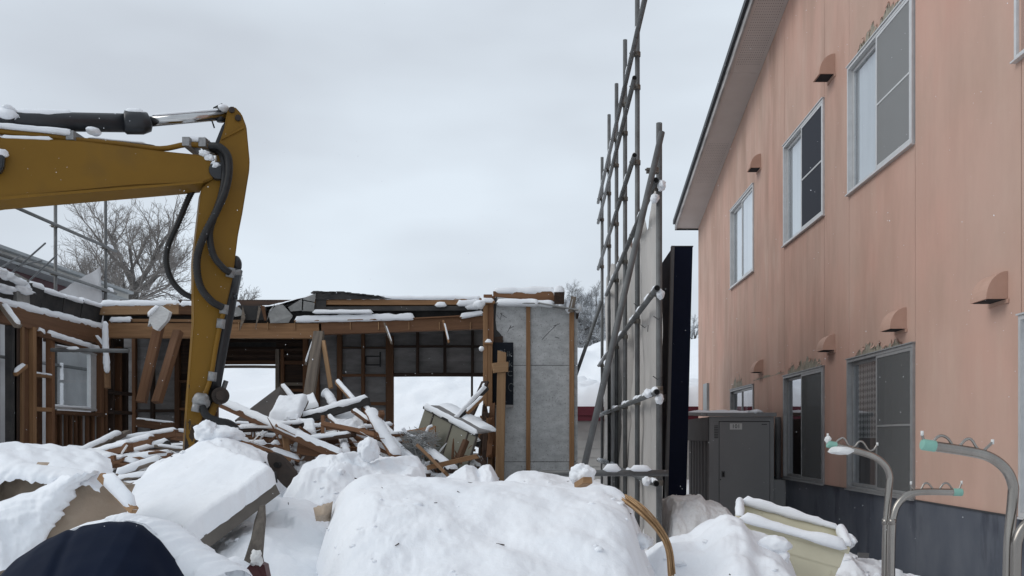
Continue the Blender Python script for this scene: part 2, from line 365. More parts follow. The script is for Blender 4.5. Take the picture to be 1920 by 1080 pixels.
def wall_pink():
    m = bpy.data.materials.new('wall_pink'); m.use_nodes = True; t = m.node_tree; N = t.nodes; L = t.links; b = N['Principled BSDF']
    b.inputs['Roughness'].default_value = 0.8; b.inputs['Specular IOR Level'].default_value = 0.25
    g = N.new('ShaderNodeNewGeometry')
    def nz(s, det=6):
        mp_ = N.new('ShaderNodeMapping'); mp_.inputs['Scale'].default_value = s; L.new(g.outputs['Position'], mp_.inputs[0])
        n = N.new('ShaderNodeTexNoise'); n.inputs['Scale'].default_value = 1; n.inputs['Detail'].default_value = det; n.inputs['Roughness'].default_value = 0.6
        L.new(mp_.outputs[0], n.inputs['Vector']); return n.outputs['Fac']
    def rg(v, a, c, lo=0, hi=1):
        r = N.new('ShaderNodeMapRange'); r.inputs[1].default_value = a; r.inputs[2].default_value = c; r.inputs[3].default_value = lo; r.inputs[4].default_value = hi; L.new(v, r.inputs[0]); return r.outputs[0]
    def mixc(f, a, c):
        x = N.new('ShaderNodeMixRGB'); L.new(f, x.inputs[0])
        for k, q in ((1, a), (2, c)):
            if isinstance(q, tuple): x.inputs[k].default_value = (*q, 1)
            else: L.new(q, x.inputs[k])
        return x.outputs[0]
    base = mixc(rg(nz((0.5, 0.5, 0.5), 3), 0.35, 0.65), (0.545, 0.328, 0.26), (0.51, 0.348, 0.282))
    streak = rg(nz((3, 4.2, 0.55), 8), 0.46, 0.75, 0, 0.7)
    far = N.new('ShaderNodeSeparateXYZ'); L.new(g.outputs['Position'], far.inputs[0])
    fm = rg(far.outputs['Y'], 7.0, 13.0, 0.3, 1.0)
    mu = N.new('ShaderNodeMath'); mu.operation = 'MULTIPLY'; L.new(streak, mu.inputs[0]); L.new(fm, mu.inputs[1])
    bl = rg(nz((1.5, 1.5, 1.2), 7), 0.4, 0.62); mb_ = N.new('ShaderNodeMath'); mb_.operation = 'MULTIPLY'; L.new(mu.outputs[0], mb_.inputs[0]); L.new(bl, mb_.inputs[1]); mu = mb_
    c = mixc(mu.outputs[0], base, (0.6, 0.48, 0.4))
    st2 = rg(nz((1.8, 2.6, 0.5), 8), 0.47, 0.75, 0, 0.75)
    mu2 = N.new('ShaderNodeMath'); mu2.operation = 'MULTIPLY'; L.new(st2, mu2.inputs[0]); L.new(fm, mu2.inputs[1])
    c = mixc(mu2.outputs[0], c, (0.29, 0.18, 0.135))
    dirt = rg(nz((1.6, 1.6, 0.9), 6), 0.45, 0.7, 0, 0.55)
    c = mixc(dirt, c, (0.42, 0.285, 0.222))
    L.new(c, b.inputs['Base Color'])
    bp = N.new('ShaderNodeBump'); bp.inputs['Strength'].default_value = 0.18; bp.inputs['Distance'].default_value = 0.01
    L.new(nz((6, 6, 2.5), 9), bp.inputs['Height']); L.new(bp.outputs[0], b.inputs['Normal'])
    M_['wall_pink'] = m
wall_pink()

def glass():
    m = bpy.data.materials.new('glass'); m.use_nodes = True; t = m.node_tree; N = t.nodes; L = t.links; N.clear()
    o = N.new('ShaderNodeOutputMaterial'); tr = N.new('ShaderNodeBsdfTransparent'); tr.inputs[0].default_value = (0.72, 0.76, 0.77, 1)
    gl = N.new('ShaderNodeBsdfGlossy'); gl.inputs['Roughness'].default_value = 0.03; gl.inputs[0].default_value = (0.95, 0.97, 1, 1)
    lw = N.new('ShaderNodeLayerWeight'); pw = N.new('ShaderNodeMath'); pw.operation = 'POWER'; pw.inputs[1].default_value = 2.2; L.new(lw.outputs['Facing'], pw.inputs[0]); lw.inputs[0].default_value = .5
    fr = N.new('ShaderNodeMapRange'); fr.inputs[3].default_value = .08; fr.inputs[4].default_value = 1.0; L.new(pw.outputs[0], fr.inputs[0])
    mx_ = N.new('ShaderNodeMixShader'); L.new(fr.outputs[0], mx_.inputs[0]); L.new(tr.outputs[0], mx_.inputs[1]); L.new(gl.outputs[0], mx_.inputs[2]); L.new(mx_.outputs[0], o.inputs[0])
    M_['glass'] = m
glass()

def lace():
    m = mat('lace', (0.5, 0.5, 0.5), rough=0.9); t = m.node_tree; N = t.nodes; L = t.links; b = N['Principled BSDF']
    g = N.new('ShaderNodeNewGeometry'); mp_ = N.new('ShaderNodeMapping'); mp_.inputs['Scale'].default_value = (1, 22, 22); mp_.inputs['Rotation'].default_value = (R(45), 0, 0)
    L.new(g.outputs['Position'], mp_.inputs[0]); v = N.new('ShaderNodeTexChecker'); v.inputs['Scale'].default_value = 1.0
    v.inputs[1].default_value = (0.5, 0.5, 0.5, 1); v.inputs[2].default_value = (0.1, 0.105, 0.11, 1)
    L.new(mp_.outputs[0], v.inputs[0]); L.new(v.outputs[0], b.inputs['Base Color'])
lace()

def screen(nm, g_):
    m = bpy.data.materials.new(nm); m.use_nodes = True; t = m.node_tree; N = t.nodes; L = t.links; N.clear()
    o = N.new('ShaderNodeOutputMaterial'); tr = N.new('ShaderNodeBsdfTransparent')
    d = N.new('ShaderNodeBsdfDiffuse'); d.inputs[0].default_value = (g_, g_ * 1.015, g_ * 1.015, 1)
    mx_ = N.new('ShaderNodeMixShader'); mx_.inputs[0].default_value = 0.62
    L.new(tr.outputs[0], mx_.inputs[1]); L.new(d.outputs[0], mx_.inputs[2]); L.new(mx_.outputs[0], o.inputs[0]); M_[nm] = m
screen('screen', .32); screen('screen_low', .15)  # lower screens: darker copy, their duller reflection put into the colour

# ------------------------------------------------------------------ the setting: snow ground and hill
def ss(a, b, x):
    t = min(1, max(0, (x - a) / (b - a))); return t*t*(3 - 2*t)

def ground_z(x, y):
    z = 0.40 + 0.10 * fbm((x*0.55, y*0.55, 0.0), 1, 4) + 0.03 * fbm((x*2.5, y*2.5, 5.0), 1, 3)
    z -= 0.14 * math.exp(-((x - 3.0) / 0.5) ** 2) if y < 19 else 0
    hill = ss(17, 38, y) * 5.0 + ss(36, 55, y) * 0.9
    hill += 0.55 * ss(20, 36, y) * fbm((x*0.12, y*0.12, 3.0), 1, 4) + 0.05 * ss(18, 24, y) * fbm((x*1.1, y*1.1, 8.0), 1, 4)
    return z + hill

def make_ground():
    xs = np.concatenate([np.linspace(-160, -22, 14)[:-1], np.linspace(-22, -8, 42)[:-1], np.linspace(-8, 5, 130)[:-1], np.linspace(5, 14, 28)[:-1], np.linspace(14, 160, 15)])
    ys = np.concatenate([np.linspace(-12, 2, 12)[:-1], np.linspace(2, 20, 170)[:-1], np.linspace(20, 45, 90)[:-1], np.linspace(45, 400, 30)])
    mb = MB(); nx = len(xs)
    vs = [(x, y, ground_z(x, y)) for y in ys for x in xs]
    fs = [(j*nx+i, j*nx+i+1, (j+1)*nx+i+1, (j+1)*nx+i) for j in range(len(ys)-1) for i in range(nx-1)]
    o = mb.add(vs, fs).build('snow_ground', M_['snow_ground'], smooth=True, origin=(0, 0, 0))
    tag(o, kind='structure')
make_ground()

# ------------------------------------------------------------------ pink apartment building on the right
WX = 3.2
def wy(px): return WX * F / (px - CX)
def wz(slope): return CH + slope * WX
YN, YF = 3.2, 18.8
RS = 0.198
def roof_z(y): return 5.96 + (YF - y) * RS
SILL_U, TOP_U = wz(0.797), wz(1.213)
SILL_L, TOP_L = wz(-0.168), wz(0.257)
BORD = SILL_L

apt = thing('apartment_building', 'salmon pink two-storey apartment building with sliding windows and navy base', 'building', (WX + 3, 11, 0))
wins = [  # y0 (near), y1 (far), z0, z1, style
    (wy(1714), wy(1592), SILL_U, TOP_U, 'screen_right'),
    (wy(1546), wy(1471), SILL_U, TOP_U, 'navy_right'),
    (wy(1414), wy(1371), SILL_U, TOP_U, 'plain'),
    (wy(1907) - 1.6, wy(1907), SILL_U, TOP_U, 'screen_right'),
    (wy(1716), wy(1591), SILL_L + 0.012, TOP_L, 'lace'),
    (wy(1546), wy(1471), SILL_L + 0.012, TOP_L, 'low_screen'),
    (wy(1414), wy(1371), SILL_L + 0.85, TOP_L, 'small'),
    (wy(1915) - 1.6, wy(1915), SILL_L + 0.012, TOP_L, 'screen_right'),
]
def build_wall():
    br = sorted(set([YN, YF] + [w[0] for w in wins] + [w[1] for w in wins]))
    br = [b for i, b in enumerate(br) if i == 0 or b - br[i-1] > 0.06]
    T = 0.03
    for a, b in zip(br[:-1], br[1:]):
        m = (a + b) / 2; g = 0.004
        cuts = sorted([(w[2], w[3]) for w in wins if w[0] - 0.03 <= m <= w[1] + 0.03])
        segs = []; z = BORD + 0.012
        for c0, c1 in cuts:
            if c0 - z > 0.03: segs.append((z, c0))
            z = c1
        segs.append((z, None))
        for z0, z1 in segs:
            mb = MB()
            if z1 is None:
                q = lambda x: [(x, a+g, z0), (x, b-g, z0), (x, b-g, roof_z(b)), (x, a+g, roof_z(a))]
                mb.hexa(q(WX), q(WX + T))
            else:
                mb.box((WX, a+g, z0), (WX+T, b-g, z1))
            mb.build('wall_panel', M_['wall_pink'], apt)
    # body behind the boards: a hollow shell so that the windows have rooms
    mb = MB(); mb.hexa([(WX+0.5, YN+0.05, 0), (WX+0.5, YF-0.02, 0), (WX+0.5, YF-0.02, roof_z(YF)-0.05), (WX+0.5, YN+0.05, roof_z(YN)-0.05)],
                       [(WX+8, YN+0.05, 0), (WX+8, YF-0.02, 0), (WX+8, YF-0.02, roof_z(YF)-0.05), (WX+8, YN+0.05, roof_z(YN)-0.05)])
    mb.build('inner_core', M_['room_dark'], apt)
    mb = MB(); mb.hexa([(WX+0.031, YF-0.02, BORD), (WX+8, YF-0.02, BORD), (WX+8, YF-0.02, roof_z(YF)-.02), (WX+0.031, YF-0.02, roof_z(YF)-.02)],
                       [(WX+0.031, YF-0.003, BORD), (WX+8, YF-0.003, BORD), (WX+8, YF-0.003, roof_z(YF)-.02), (WX+0.031, YF-0.003, roof_z(YF)-.02)])
    mb.build('end_wall', M_['wall_pink'], apt)
    mb = MB(); mb.box((WX+0.031, YN+0.003, 0), (WX+8, YN+0.03, roof_z(YN)-.3)); mb.build('end_wall', M_['wall_pink'], apt)
    # foundation boards and the flashing between
    fb = [YN, wy(1915), wy(1718), wy(1594), wy(1471), wy(1400), YF]
    fb = sorted(fb)
    for a, b in zip(fb[:-1], fb[1:]):
        MB().box((WX - 0.004, a + 0.002, -0.2), (WX + 0.1, b - 0.002, BORD)).build('foundation_panel', M_['foundation'], apt)
    MB().box((WX - 0.014, YN, BORD + 0.001), (WX + 0.02, YF, BORD + 0.011)).build('flashing', M_['alu_dark'], apt)
build_wall()

def window(y0, y1, z0, z1, style):
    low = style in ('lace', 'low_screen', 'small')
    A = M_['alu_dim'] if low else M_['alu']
    fr = MB(); b = 0.03; x0, x1 = WX - 0.022, WX + 0.06
    fr.box((x0, y0, z0), (x1, y1, z0 + b)); fr.box((x0, y0, z1 - b), (x1, y1, z1))
    fr.box((x0, y0, z0 + b), (x1, y0 + b, z1 - b)); fr.box((x0, y1 - b, z0 + b), (x1, y1, z1 - b))
    w = fr.build('window', A, apt)
    MB().box((x0 - 0.02, y0 - 0.015, z0 - 0.012), (x0 + 0.03, y1 + 0.015, z0 - 0.001)).build('sill', A, w)
    MB().box((x0 - 0.012, y0 - 0.01, z1 + 0.001), (x0 + 0.03, y1 + 0.01, z1 + 0.012)).build('head_flashing', A, w)
    mid = (y0 + y1) / 2
    def sash(a, c, x):
        s = MB(); k = 0.032; za, zb = z0 + b + 0.004, z1 - b - 0.004
        s.box((x, a, za), (x+0.026, c, za + k)); s.box((x, a, zb - k), (x+0.026, c, zb))
        s.box((x, a, za + k), (x+0.026, a + k, zb - k)); s.box((x, c - k, za + k), (x+0.026, c, zb - k))
        s.build('sash', A, w)
        MB().add([(x + .013, a + k, za + k), (x + .013, c - k, za + k), (x + .013, c - k, zb - k), (x + .013, a + k, zb - k)], [(0, 1, 2, 3)]).build('pane', M_['glass'], w)
    sash(mid - 0.02, y1 - b - 0.003, WX + 0.026)
    sash(y0 + b + 0.003, mid + 0.02, WX - 0.002)
    # reveal: dark track inside
    rv = MB(); d = 0.45
    rv.box((x1 + 0.002, y0 + 0.001, z0 + 0.001), (WX + d, y0 + 0.012, z1)); rv.box((x1 + 0.002, y1 - 0.012, z0), (WX + d, y1 - 0.001, z1))
    rv.box((x1 + 0.002, y0 + 0.013, z0), (WX + d, y1 - 0.013, z0 + 0.012)); rv.box((x1 + 0.002, y0 + 0.013, z1 - 0.012), (WX + d, y1 - 0.013, z1))
    rv.build('reveal', M_['alu_dark'], w)
    def curtain(a, c, za, zb, m, x=WX + 0.085, amp=0.008, nm='curtain'):
        n = 40; vs = []
        for i in range(n + 1):
            t = i / n; y = a + (c - a) * t; dx = amp * math.sin(t * (c - a) * 42) + amp * 0.6 * math.sin(t * 17 + 1)
            vs += [(x + dx, y, za), (x + dx, y, zb)]
        MB().add(vs, [(2*i, 2*i+2, 2*i+3, 2*i+1) for i in range(n)]).build(nm, m, w, smooth=True)
    za, zb = z0 + b, z1 - b
    if style in ('screen_right', 'lace', 'low_screen', 'navy_right'):
        s = MB(); k = 0.028; x = WX - 0.02; a, c = y0 + b + 0.004, mid + 0.02
        s.box((x, a, za+.003), (x+0.014, c, za + k)); s.box((x, a, zb - k), (x+0.014, c, zb-.003)); s.box((x, a, za + k), (x+0.014, a + k, zb - k)); s.box((x, c - k, za + k), (x+0.014, c, zb - k))
        zm = za + (zb - za) * 0.47
        if style != 'low_screen': s.box((x, a + k, zm), (x + 0.012, c - k, zm + 0.018))
        f = s.build('screen_frame', A, w)
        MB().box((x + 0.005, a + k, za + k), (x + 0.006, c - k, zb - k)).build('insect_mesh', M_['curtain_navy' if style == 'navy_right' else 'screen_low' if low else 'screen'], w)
    if style == 'plain': curtain(y0 + .02, y1 - .02, za, zb, M_['curtain'])
    elif style == 'navy_right':
        curtain(mid, y1 - .02, za, zb, M_['curtain']); MB().box((WX + 0.14, y0 + .02, za), (WX + 0.15, mid, zb)).build('dark_blind', M_['curtain_navy'], w)
    elif style == 'screen_right': curtain(y0 + .02, y1 - .02, za, zb, M_['curtain'])
    elif style == 'lace':
        curtain(mid, y1 - .06, za + 0.5, zb - 0.03, M_['lace'], x=WX + 0.08, amp=0.004)
        curtain(mid + .03, y1 - .2, za, za + 0.42, M_['board_light'], x=WX + 0.2, amp=0.004, nm='frosted_panel')
        curtain(y0 + .02, mid, za, zb, M_['board_light'], x=WX + 0.2)
    elif style == 'low_screen':
        curtain(y0 + .02, mid, za, zb, M_['board_light']); curtain(mid, y1 - .02, za, zb, M_['board_grey'], x=WX+.3)
    else: curtain(mid, y1 - .02, za, zb, M_['curtain']); 
    return w
for w_ in wins: window(*w_)

def vent(px_wall, py_bot, py_top, wide=0.24, group='pink vent hoods'):
    y = wy(px_wall); z0 = CH + (CY - py_bot) / F * y; z1 = CH + (CY - py_top) / F * y
    h = z1 - z0; p = h * 0.78; n = 9; prof = [(0, 0), (-p, 0)] 
    prof += [(-p * math.cos(a * math.pi / 2) - 0.0, h * math.sin(a * math.pi / 2)) for a in [i / n for i in range(1, n + 1)]]
    A = [(WX - 0.001 + q[0], y, z0 + q[1]) for q in prof]; B = [(WX - 0.001 + q[0], y + wide, z0 + q[1]) for q in prof]
    mb = MB(); mb.hexa(A, B)
    v = mb.build('vent_hood', M_['hood_pink'], apt)
    MB().box((WX - p * 0.9, y + 0.015, z0 - 0.004), (WX - p * 0.1, y + wide - 0.015, z0 - 0.001)).build('mouth', M_['room_dark'], v)
    MB().box((WX - 0.012, y - 0.02, z0 - 0.03), (WX - 0.0015, y + wide + 0.02, z0 - 0.002)).build('back_plate', M_['hood_pink'], v)
for a in ((1566, 138, 100), (1427, 314, 288), (1890, 560, 508), (1700, 616, 576), (1566, 656, 626), (1431, 697, 674)): vent(*a)

def peel(px0, px1, zf, hh, seed, n=16):
    rnd = random.Random(seed); ya, yb = wy(px1), wy(px0)
    # bared patch: jagged outline, its long edge along the window head
    k = 44; top = []
    for i in range(k + 1):
        t = i / k; env = math.sin(math.pi * min(1, max(0.01, t))) ** 0.5
        h_ = .42 + .55 * mn.noise(Vector((seed * 2.7, t * 5, 0))) + .38 * mn.noise(Vector((seed * 1.3, t * 17, 4)))
        top.append((ya + (yb - ya) * t, zf + 0.016 + hh * env * max(.03, h_)))
    vs = []; 
    for (y, z) in top: vs += [(WX - 0.0022, y, zf + 0.014), (WX - 0.0022, y, z)]
    MB().add(vs, [(2*i, 2*i+2, 2*i+3, 2*i+1) for i in range(k)]).build('bare_patch', M_['putty'], apt)
    fl = MB()
    for i in range(n * 3):
        t = rnd.random(); j = min(k, int(t * k)); y, zt = top[j]; z = zt + rnd.uniform(-0.01, 0.02) if rnd.random() < 0.7 else zf + 0.02 + rnd.random() * (zt - zf)
        l = rnd.uniform(0.02, 0.06); a = rnd.uniform(0.6, 2.4); dy, dz = math.cos(a) * l, math.sin(a) * l; w = rnd.uniform(0.008, 0.025); cu = rnd.uniform(0.008, 0.03)
        nx_, nz_ = -dz / l * w, dy / l * w
        fl.add([(WX - 0.003, y, z), (WX - 0.003, y + nx_, z + nz_), (WX - 0.003 - cu * 0.4, y + nx_ - dy * .5, z + nz_ - dz * .5), (WX - 0.003 - cu * 0.4, y - dy * .5, z - dz * .5), (WX - 0.003 - cu, y - dy + nx_*.5, z - dz + nz_*.5)],
               [(0, 1, 2, 3), (3, 2, 4)])
    tag(fl.build('paint_flake', M_['wall_pink'], apt), kind='stuff')
peel(1604, 1698, TOP_U, 0.26, 3); peel(1603, 1690, TOP_L, 0.16, 5); peel(1476, 1540, TOP_L, 0.28, 8); peel(1372, 1392, TOP_L, 0.34, 11, 6); peel(1412, 1470, TOP_L + 0.04, 0.05, 14, 5)
MB().box((WX - 0.05, wy(1330), wz(0.16)), (WX - 0.001, wy(1323), wz(0.335))).build('conduit_cover', M_['gutter'], apt)
MB().tube([(WX - 0.045, wy(1465), wz(0.09)), (WX - 0.045, wy(1465), 0.3)], 0.04, 12).build('drain_pipe', M_['locker_dark'], apt, smooth=True)
MB().box((WX - 0.16, wy(1474), 0.1), (WX - 0.006, wy(1457), 1.05)).build('pipe_box', M_['locker'], apt)

def roof():
    ox = WX - 0.45; y0, y1 = YN - 0.5, YF + 0.02
    n = 9; ys = [y1 + (y0 - y1) * i / n for i in range(n + 1)]
    for i, (b, a) in enumerate(zip(ys[:-1], ys[1:])):
        q = lambda x, dz: None
        g = 0.004
        A = [(ox, a+g, roof_z(a)), (WX-0.001, a+g, roof_z(a)), (WX-0.001, b-g, roof_z(b)), (ox, b-g, roof_z(b))]
        B = [(x, y, z + 0.012) for x, y, z in A]
        s = MB().hexa(A, B).build('soffit_panel', M_['soffit'], apt)
        if i % 2 == 1:   # perforated panel: rows of small holes
            h = MB(); nr, ncol = 26, 12
            for r_ in range(nr):
                for c_ in range(ncol):
                    y = a + (b - a) * (0.12 + 0.76 * r_ / (nr - 1)); x = ox + 0.06 + 0.33 * c_ / (ncol - 1); z = roof_z(y) - 0.0015; e = 0.005
                    h.add([(x-e, y-e, roof_z(y-e)-.0015), (x+e, y-e, roof_z(y-e)-.0015), (x+e, y+e, roof_z(y+e)-.0015), (x-e, y+e, roof_z(y+e)-.0015)], [(0,1,2,3)])
            h.build('vent_holes', M_['room_dark'], s)
    def strip(xa, xb, za, zb, ya=y0, yb=y1):
        return [(xa, ya, roof_z(ya)+za), (xb, ya, roof_z(ya)+za), (xb, ya, roof_z(ya)+zb), (xa, ya, roof_z(ya)+zb)], [(xa, yb, roof_z(yb)+za), (xb, yb, roof_z(yb)+za), (xb, yb, roof_z(yb)+zb), (xa, yb, roof_z(yb)+zb)]
    MB().hexa(*strip(ox - 0.03, ox - 0.001, -0.025, 0.13)).build('fascia', M_['fascia_grey'], apt)
    MB().hexa(*strip(ox - 0.075, ox - 0.032, 0.085, 0.17)).build('drip_edge', M_['drip_black'], apt)
    MB().hexa(*strip(ox - 0.03, WX + 9, 0.135, 0.2)).build('roof_sheet', M_['drip_black'], apt)
    MB().box((ox - 0.03, YF + 0.022, roof_z(YF) - 0.035), (WX + 9, YF + 0.05, roof_z(YF) + 0.13)).build('eave_board', M_['drip_black'], apt)
roof()

# ------------------------------------------------------------------ grey storage locker by the wall
def locker():
    t = thing('storage_locker', 'dark grey metal storage locker numbered 101 against the pink wall', 'locker', (2.6, 12.6, 0.1))
    y0, y1 = 11.95, 13.75; x0, x1 = 2.18, 3.03; zt = CH + (CY - 781) / F * y0; zb = 0.1
    MB().box((x0 + 0.02, y0 + 0.02, zb), (x1 - 0.02, y1, zt - 0.02)).build('body', M_['locker_dark'], t)
    fx = MB()   # front frame
    fx.box((x0, y0, zb), (x0 + 0.055, y0 + 0.04, zt - 0.06)); fx.box((x1 - 0.05, y0, zb), (x1, y0 + 0.04, zt - 0.06)); fx.box((x0, y0, zt - 0.0595), (x1, y0 + 0.04, zt)); 
    fx.build('front_frame', M_['locker'], t)
    MB().box((x0 + 0.056, y0 + 0.006, zb), (x0 + 0.125, y0 + 0.03, zt - 0.062)).build('side_strip', M_['locker'], t)
    lv = MB()
    for i in range(8): lv.box((x0 + 0.065, y0 + 0.001, zt - 0.13 - i * 0.022), (x0 + 0.115, y0 + 0.0055, zt - 0.118 - i * 0.022))
    lv.build('louvre', M_['locker_dark'], t)
    d = MB().box((x0 + 0.133, y0 + 0.002, zb + 0.02), (x1 - 0.057, y0 + 0.03, zt - 0.072)).build('door', M_['locker'], t)
    MB().box((x0 + 0.16, y0 - 0.006, zt - 0.80), (x0 + 0.205, y0 + 0.0015, zt - 0.72)).build('lock_plate', M_['locker_dark'], d)
    MB().box((x0 + 0.17, y0 - 0.012, zt - 0.79), (x0 + 0.192, y0 - 0.0065, zt - 0.735)).build('handle', M_['ink'], d)
    MB().tube([(x0 + 0.146, y0 - 0.006, zt - 0.83), (x0 + 0.146, y0 + 0.001, zt - 0.83)], 0.008, 8).build('keyhole', M_['ink'], d)
    MB().box((x0 + 0.27, y0 - 0.004, zt - 0.172), (x0 + 0.43, y0 + 0.0015, zt - 0.09)).build('number_plate', M_['sign_grey'], d)
    text_mesh('number', '101', 0.074, Matrix.Translation((x0 + 0.35, y0 - 0.0055, zt - 0.131)) @ Matrix.Rotation(R(90), 4, 'X'), M_['ink'], d)
    s = MB()
    for i, (a, b) in enumerate(((0, .014), (.018, .026), (.03, .044), (.048, .066))): s.box((x1 - 0.16 + a, y0 - 0.001, zt - 0.108), (x1 - 0.16 + b, y0 + 0.0015, zt - 0.098))
    s.build('maker_mark', M_['ink'], d)
    # side wall: a band on top, ribs below
    MB().box((x0 - 0.01, y0 + 0.045, zt - 0.32), (x0 + 0.019, y1, zt - 0.005)).build('side_band', M_['locker_dark'], t)
    for i in range(7):
        y = y0 + 0.1 + i * 0.245
        MB().box((x0 + 0.012, y, zb), (x0 + 0.0195, y + 0.14, zt - 0.322)).build('rib', M_['locker_dark'], t)
    MB().hexa([(x0 - 0.03, y0 - 0.025, zt + 0.001), (x1 + 0.03, y0 - 0.025, zt + 0.001), (x1 + 0.03, y1, zt + 0.06), (x0 - 0.03, y1, zt + 0.06)],
              [(x0 - 0.03, y0 - 0.025, zt + 0.05), (x1 + 0.03, y0 - 0.025, zt + 0.05), (x1 + 0.03, y1, zt + 0.11), (x0 - 0.03, y1, zt + 0.11)]).build('lid', M_['locker'], t)
    n = 30; vs = []; m = 20   # thin snow on the lid
    for i in range(n + 1):
        for j in range(m + 1):
            u, v = i / n, j / m; e = min(u, 1-u, v*1.2, 1-v) * 6; e = min(1, e)
            cover = max(0.0, fbm((u*3 + 5, v*4, 0), 1, 3) + 0.55 - u * 0.75 + v * 0.5)
            vs.append((x0 - 0.02 + u * (x1 - x0 + 0.04), y0 + v * (y1 - y0), zt + 0.042 + v * 0.06 + 0.045 * math.sqrt(e) * min(1, cover)))
    MB().add(vs, [(i*(m+1)+j, (i+1)*(m+1)+j, (i+1)*(m+1)+j+1, i*(m+1)+j+1) for i in range(n) for j in range(m)]).build('snow_layer', M_['snow'], t, smooth=True)
    blob('snow_lump', (x0 + 0.62, y0 + 0.06, zt + 0.055), (0.1, 0.09, 0.04), M_['snow'], t, 4)
locker()

# ------------------------------------------------------------------ tall navy steel board
def navy_board():
    t = thing('steel_board', 'tall narrow navy steel board standing between scaffold and locker', 'board', (1.5, 10.3, 0.2))
    x0, x1, y0, y1 = 1.42, 1.64, 10.0, 10.9; zt = CH + (CY - 463) / F * y0
    sh = -0.09
    MB().hexa([(x0+sh+.02, y0, .2), (x1+sh, y0, .2), (x1+sh, y0+.04, .2), (x0+sh+.02, y0+.04, .2)], [(x0+.02, y0, zt), (x1, y0, zt), (x1, y0+.04, zt), (x0+.02, y0+.04, zt)]).build('front_face', M_['navy_board'], t)
    MB().hexa([(x0+sh-.015, y0-.012, .2), (x0+sh+.019, y0-.012, .2), (x0+sh+.019, y0+.06, .2), (x0+sh-.015, y0+.06, .2)], [(x0-.015, y0-.012, zt+.012), (x0+.019, y0-.012, zt+.012), (x0+.019, y0+.06, zt+.012), (x0-.015, y0+.06, zt+.012)]).build('corner_post', M_['locker_dark'], t)
    MB().hexa([(x0+sh, y0+.062, .2), (x0+sh+.03, y0+.062, .2), (x0+sh+.03, y1, .2), (x0+sh, y1, .2)], [(x0, y0+.062, zt), (x0+.03, y0+.062, zt), (x0+.03, y1, zt), (x0, y1, zt)]).build('side_face', M_['navy_board'], t)
    MB().box((x0 + .02, y0 - 0.006, zt + 0.001), (x1 + 0.006, y0 + 0.05, zt + 0.012)).build('cap', M_['drip_black'], t)
    MB().box((x0 - 0.05, y0 + 0.2, 2.02), (x0 - 0.02, y0 + 0.8, 2.1)).build('bracket', M_['steel_pipe'], t)
    MB().tube([(x0 - 0.1, y0 - 0.03, .3), (x0 - 0.055, y0 + 0.03, 1.7)], 0.014, 8).build('prop_rod', M_['gutter'], t, smooth=True)
navy_board()

# ------------------------------------------------------------------ scaffold on the right with its sheet
SX = 1.016
SY = [8.0, 9.87, 11.36, 12.7, 14.15, 15.85]
PR = 0.027
def pipe(name, a, b, parent, r=PR, m='steel_pipe', hollow=True, n=12):
    a = Vector(a); b = Vector(b); d = (b - a).normalized()
    o = MB().tube([a, b], r, n).build(name, M_[m], parent, smooth=False)
    for p in o.data.polygons: p.use_smooth = len(p.vertices) == 4
    if hollow:
        e = MB().tube([a - d * 0.0012, a - d * 0.0002], r * 0.86, n).build('bore', M_['pipe_inside'], o)
    return o
def clamp(c, parent, ax=(0, 0, 1), s=1.0):
    c = Vector(c)
    q = MB().tube([c - Vector(ax) * 0.024 * s, c + Vector(ax) * 0.024 * s], 0.036 * s, 10)
    q.box((c.x - 0.075 * s, c.y - 0.022, c.z - 0.02), (c.x + 0.02, c.y + 0.022, c.z + 0.02))
    q.tube([c + Vector((-0.09, -0.03, 0)), c + Vector((-0.03, -0.03, 0))], 0.008, 6)
    return q.build('clamp', M_['clamp_metal'], parent)

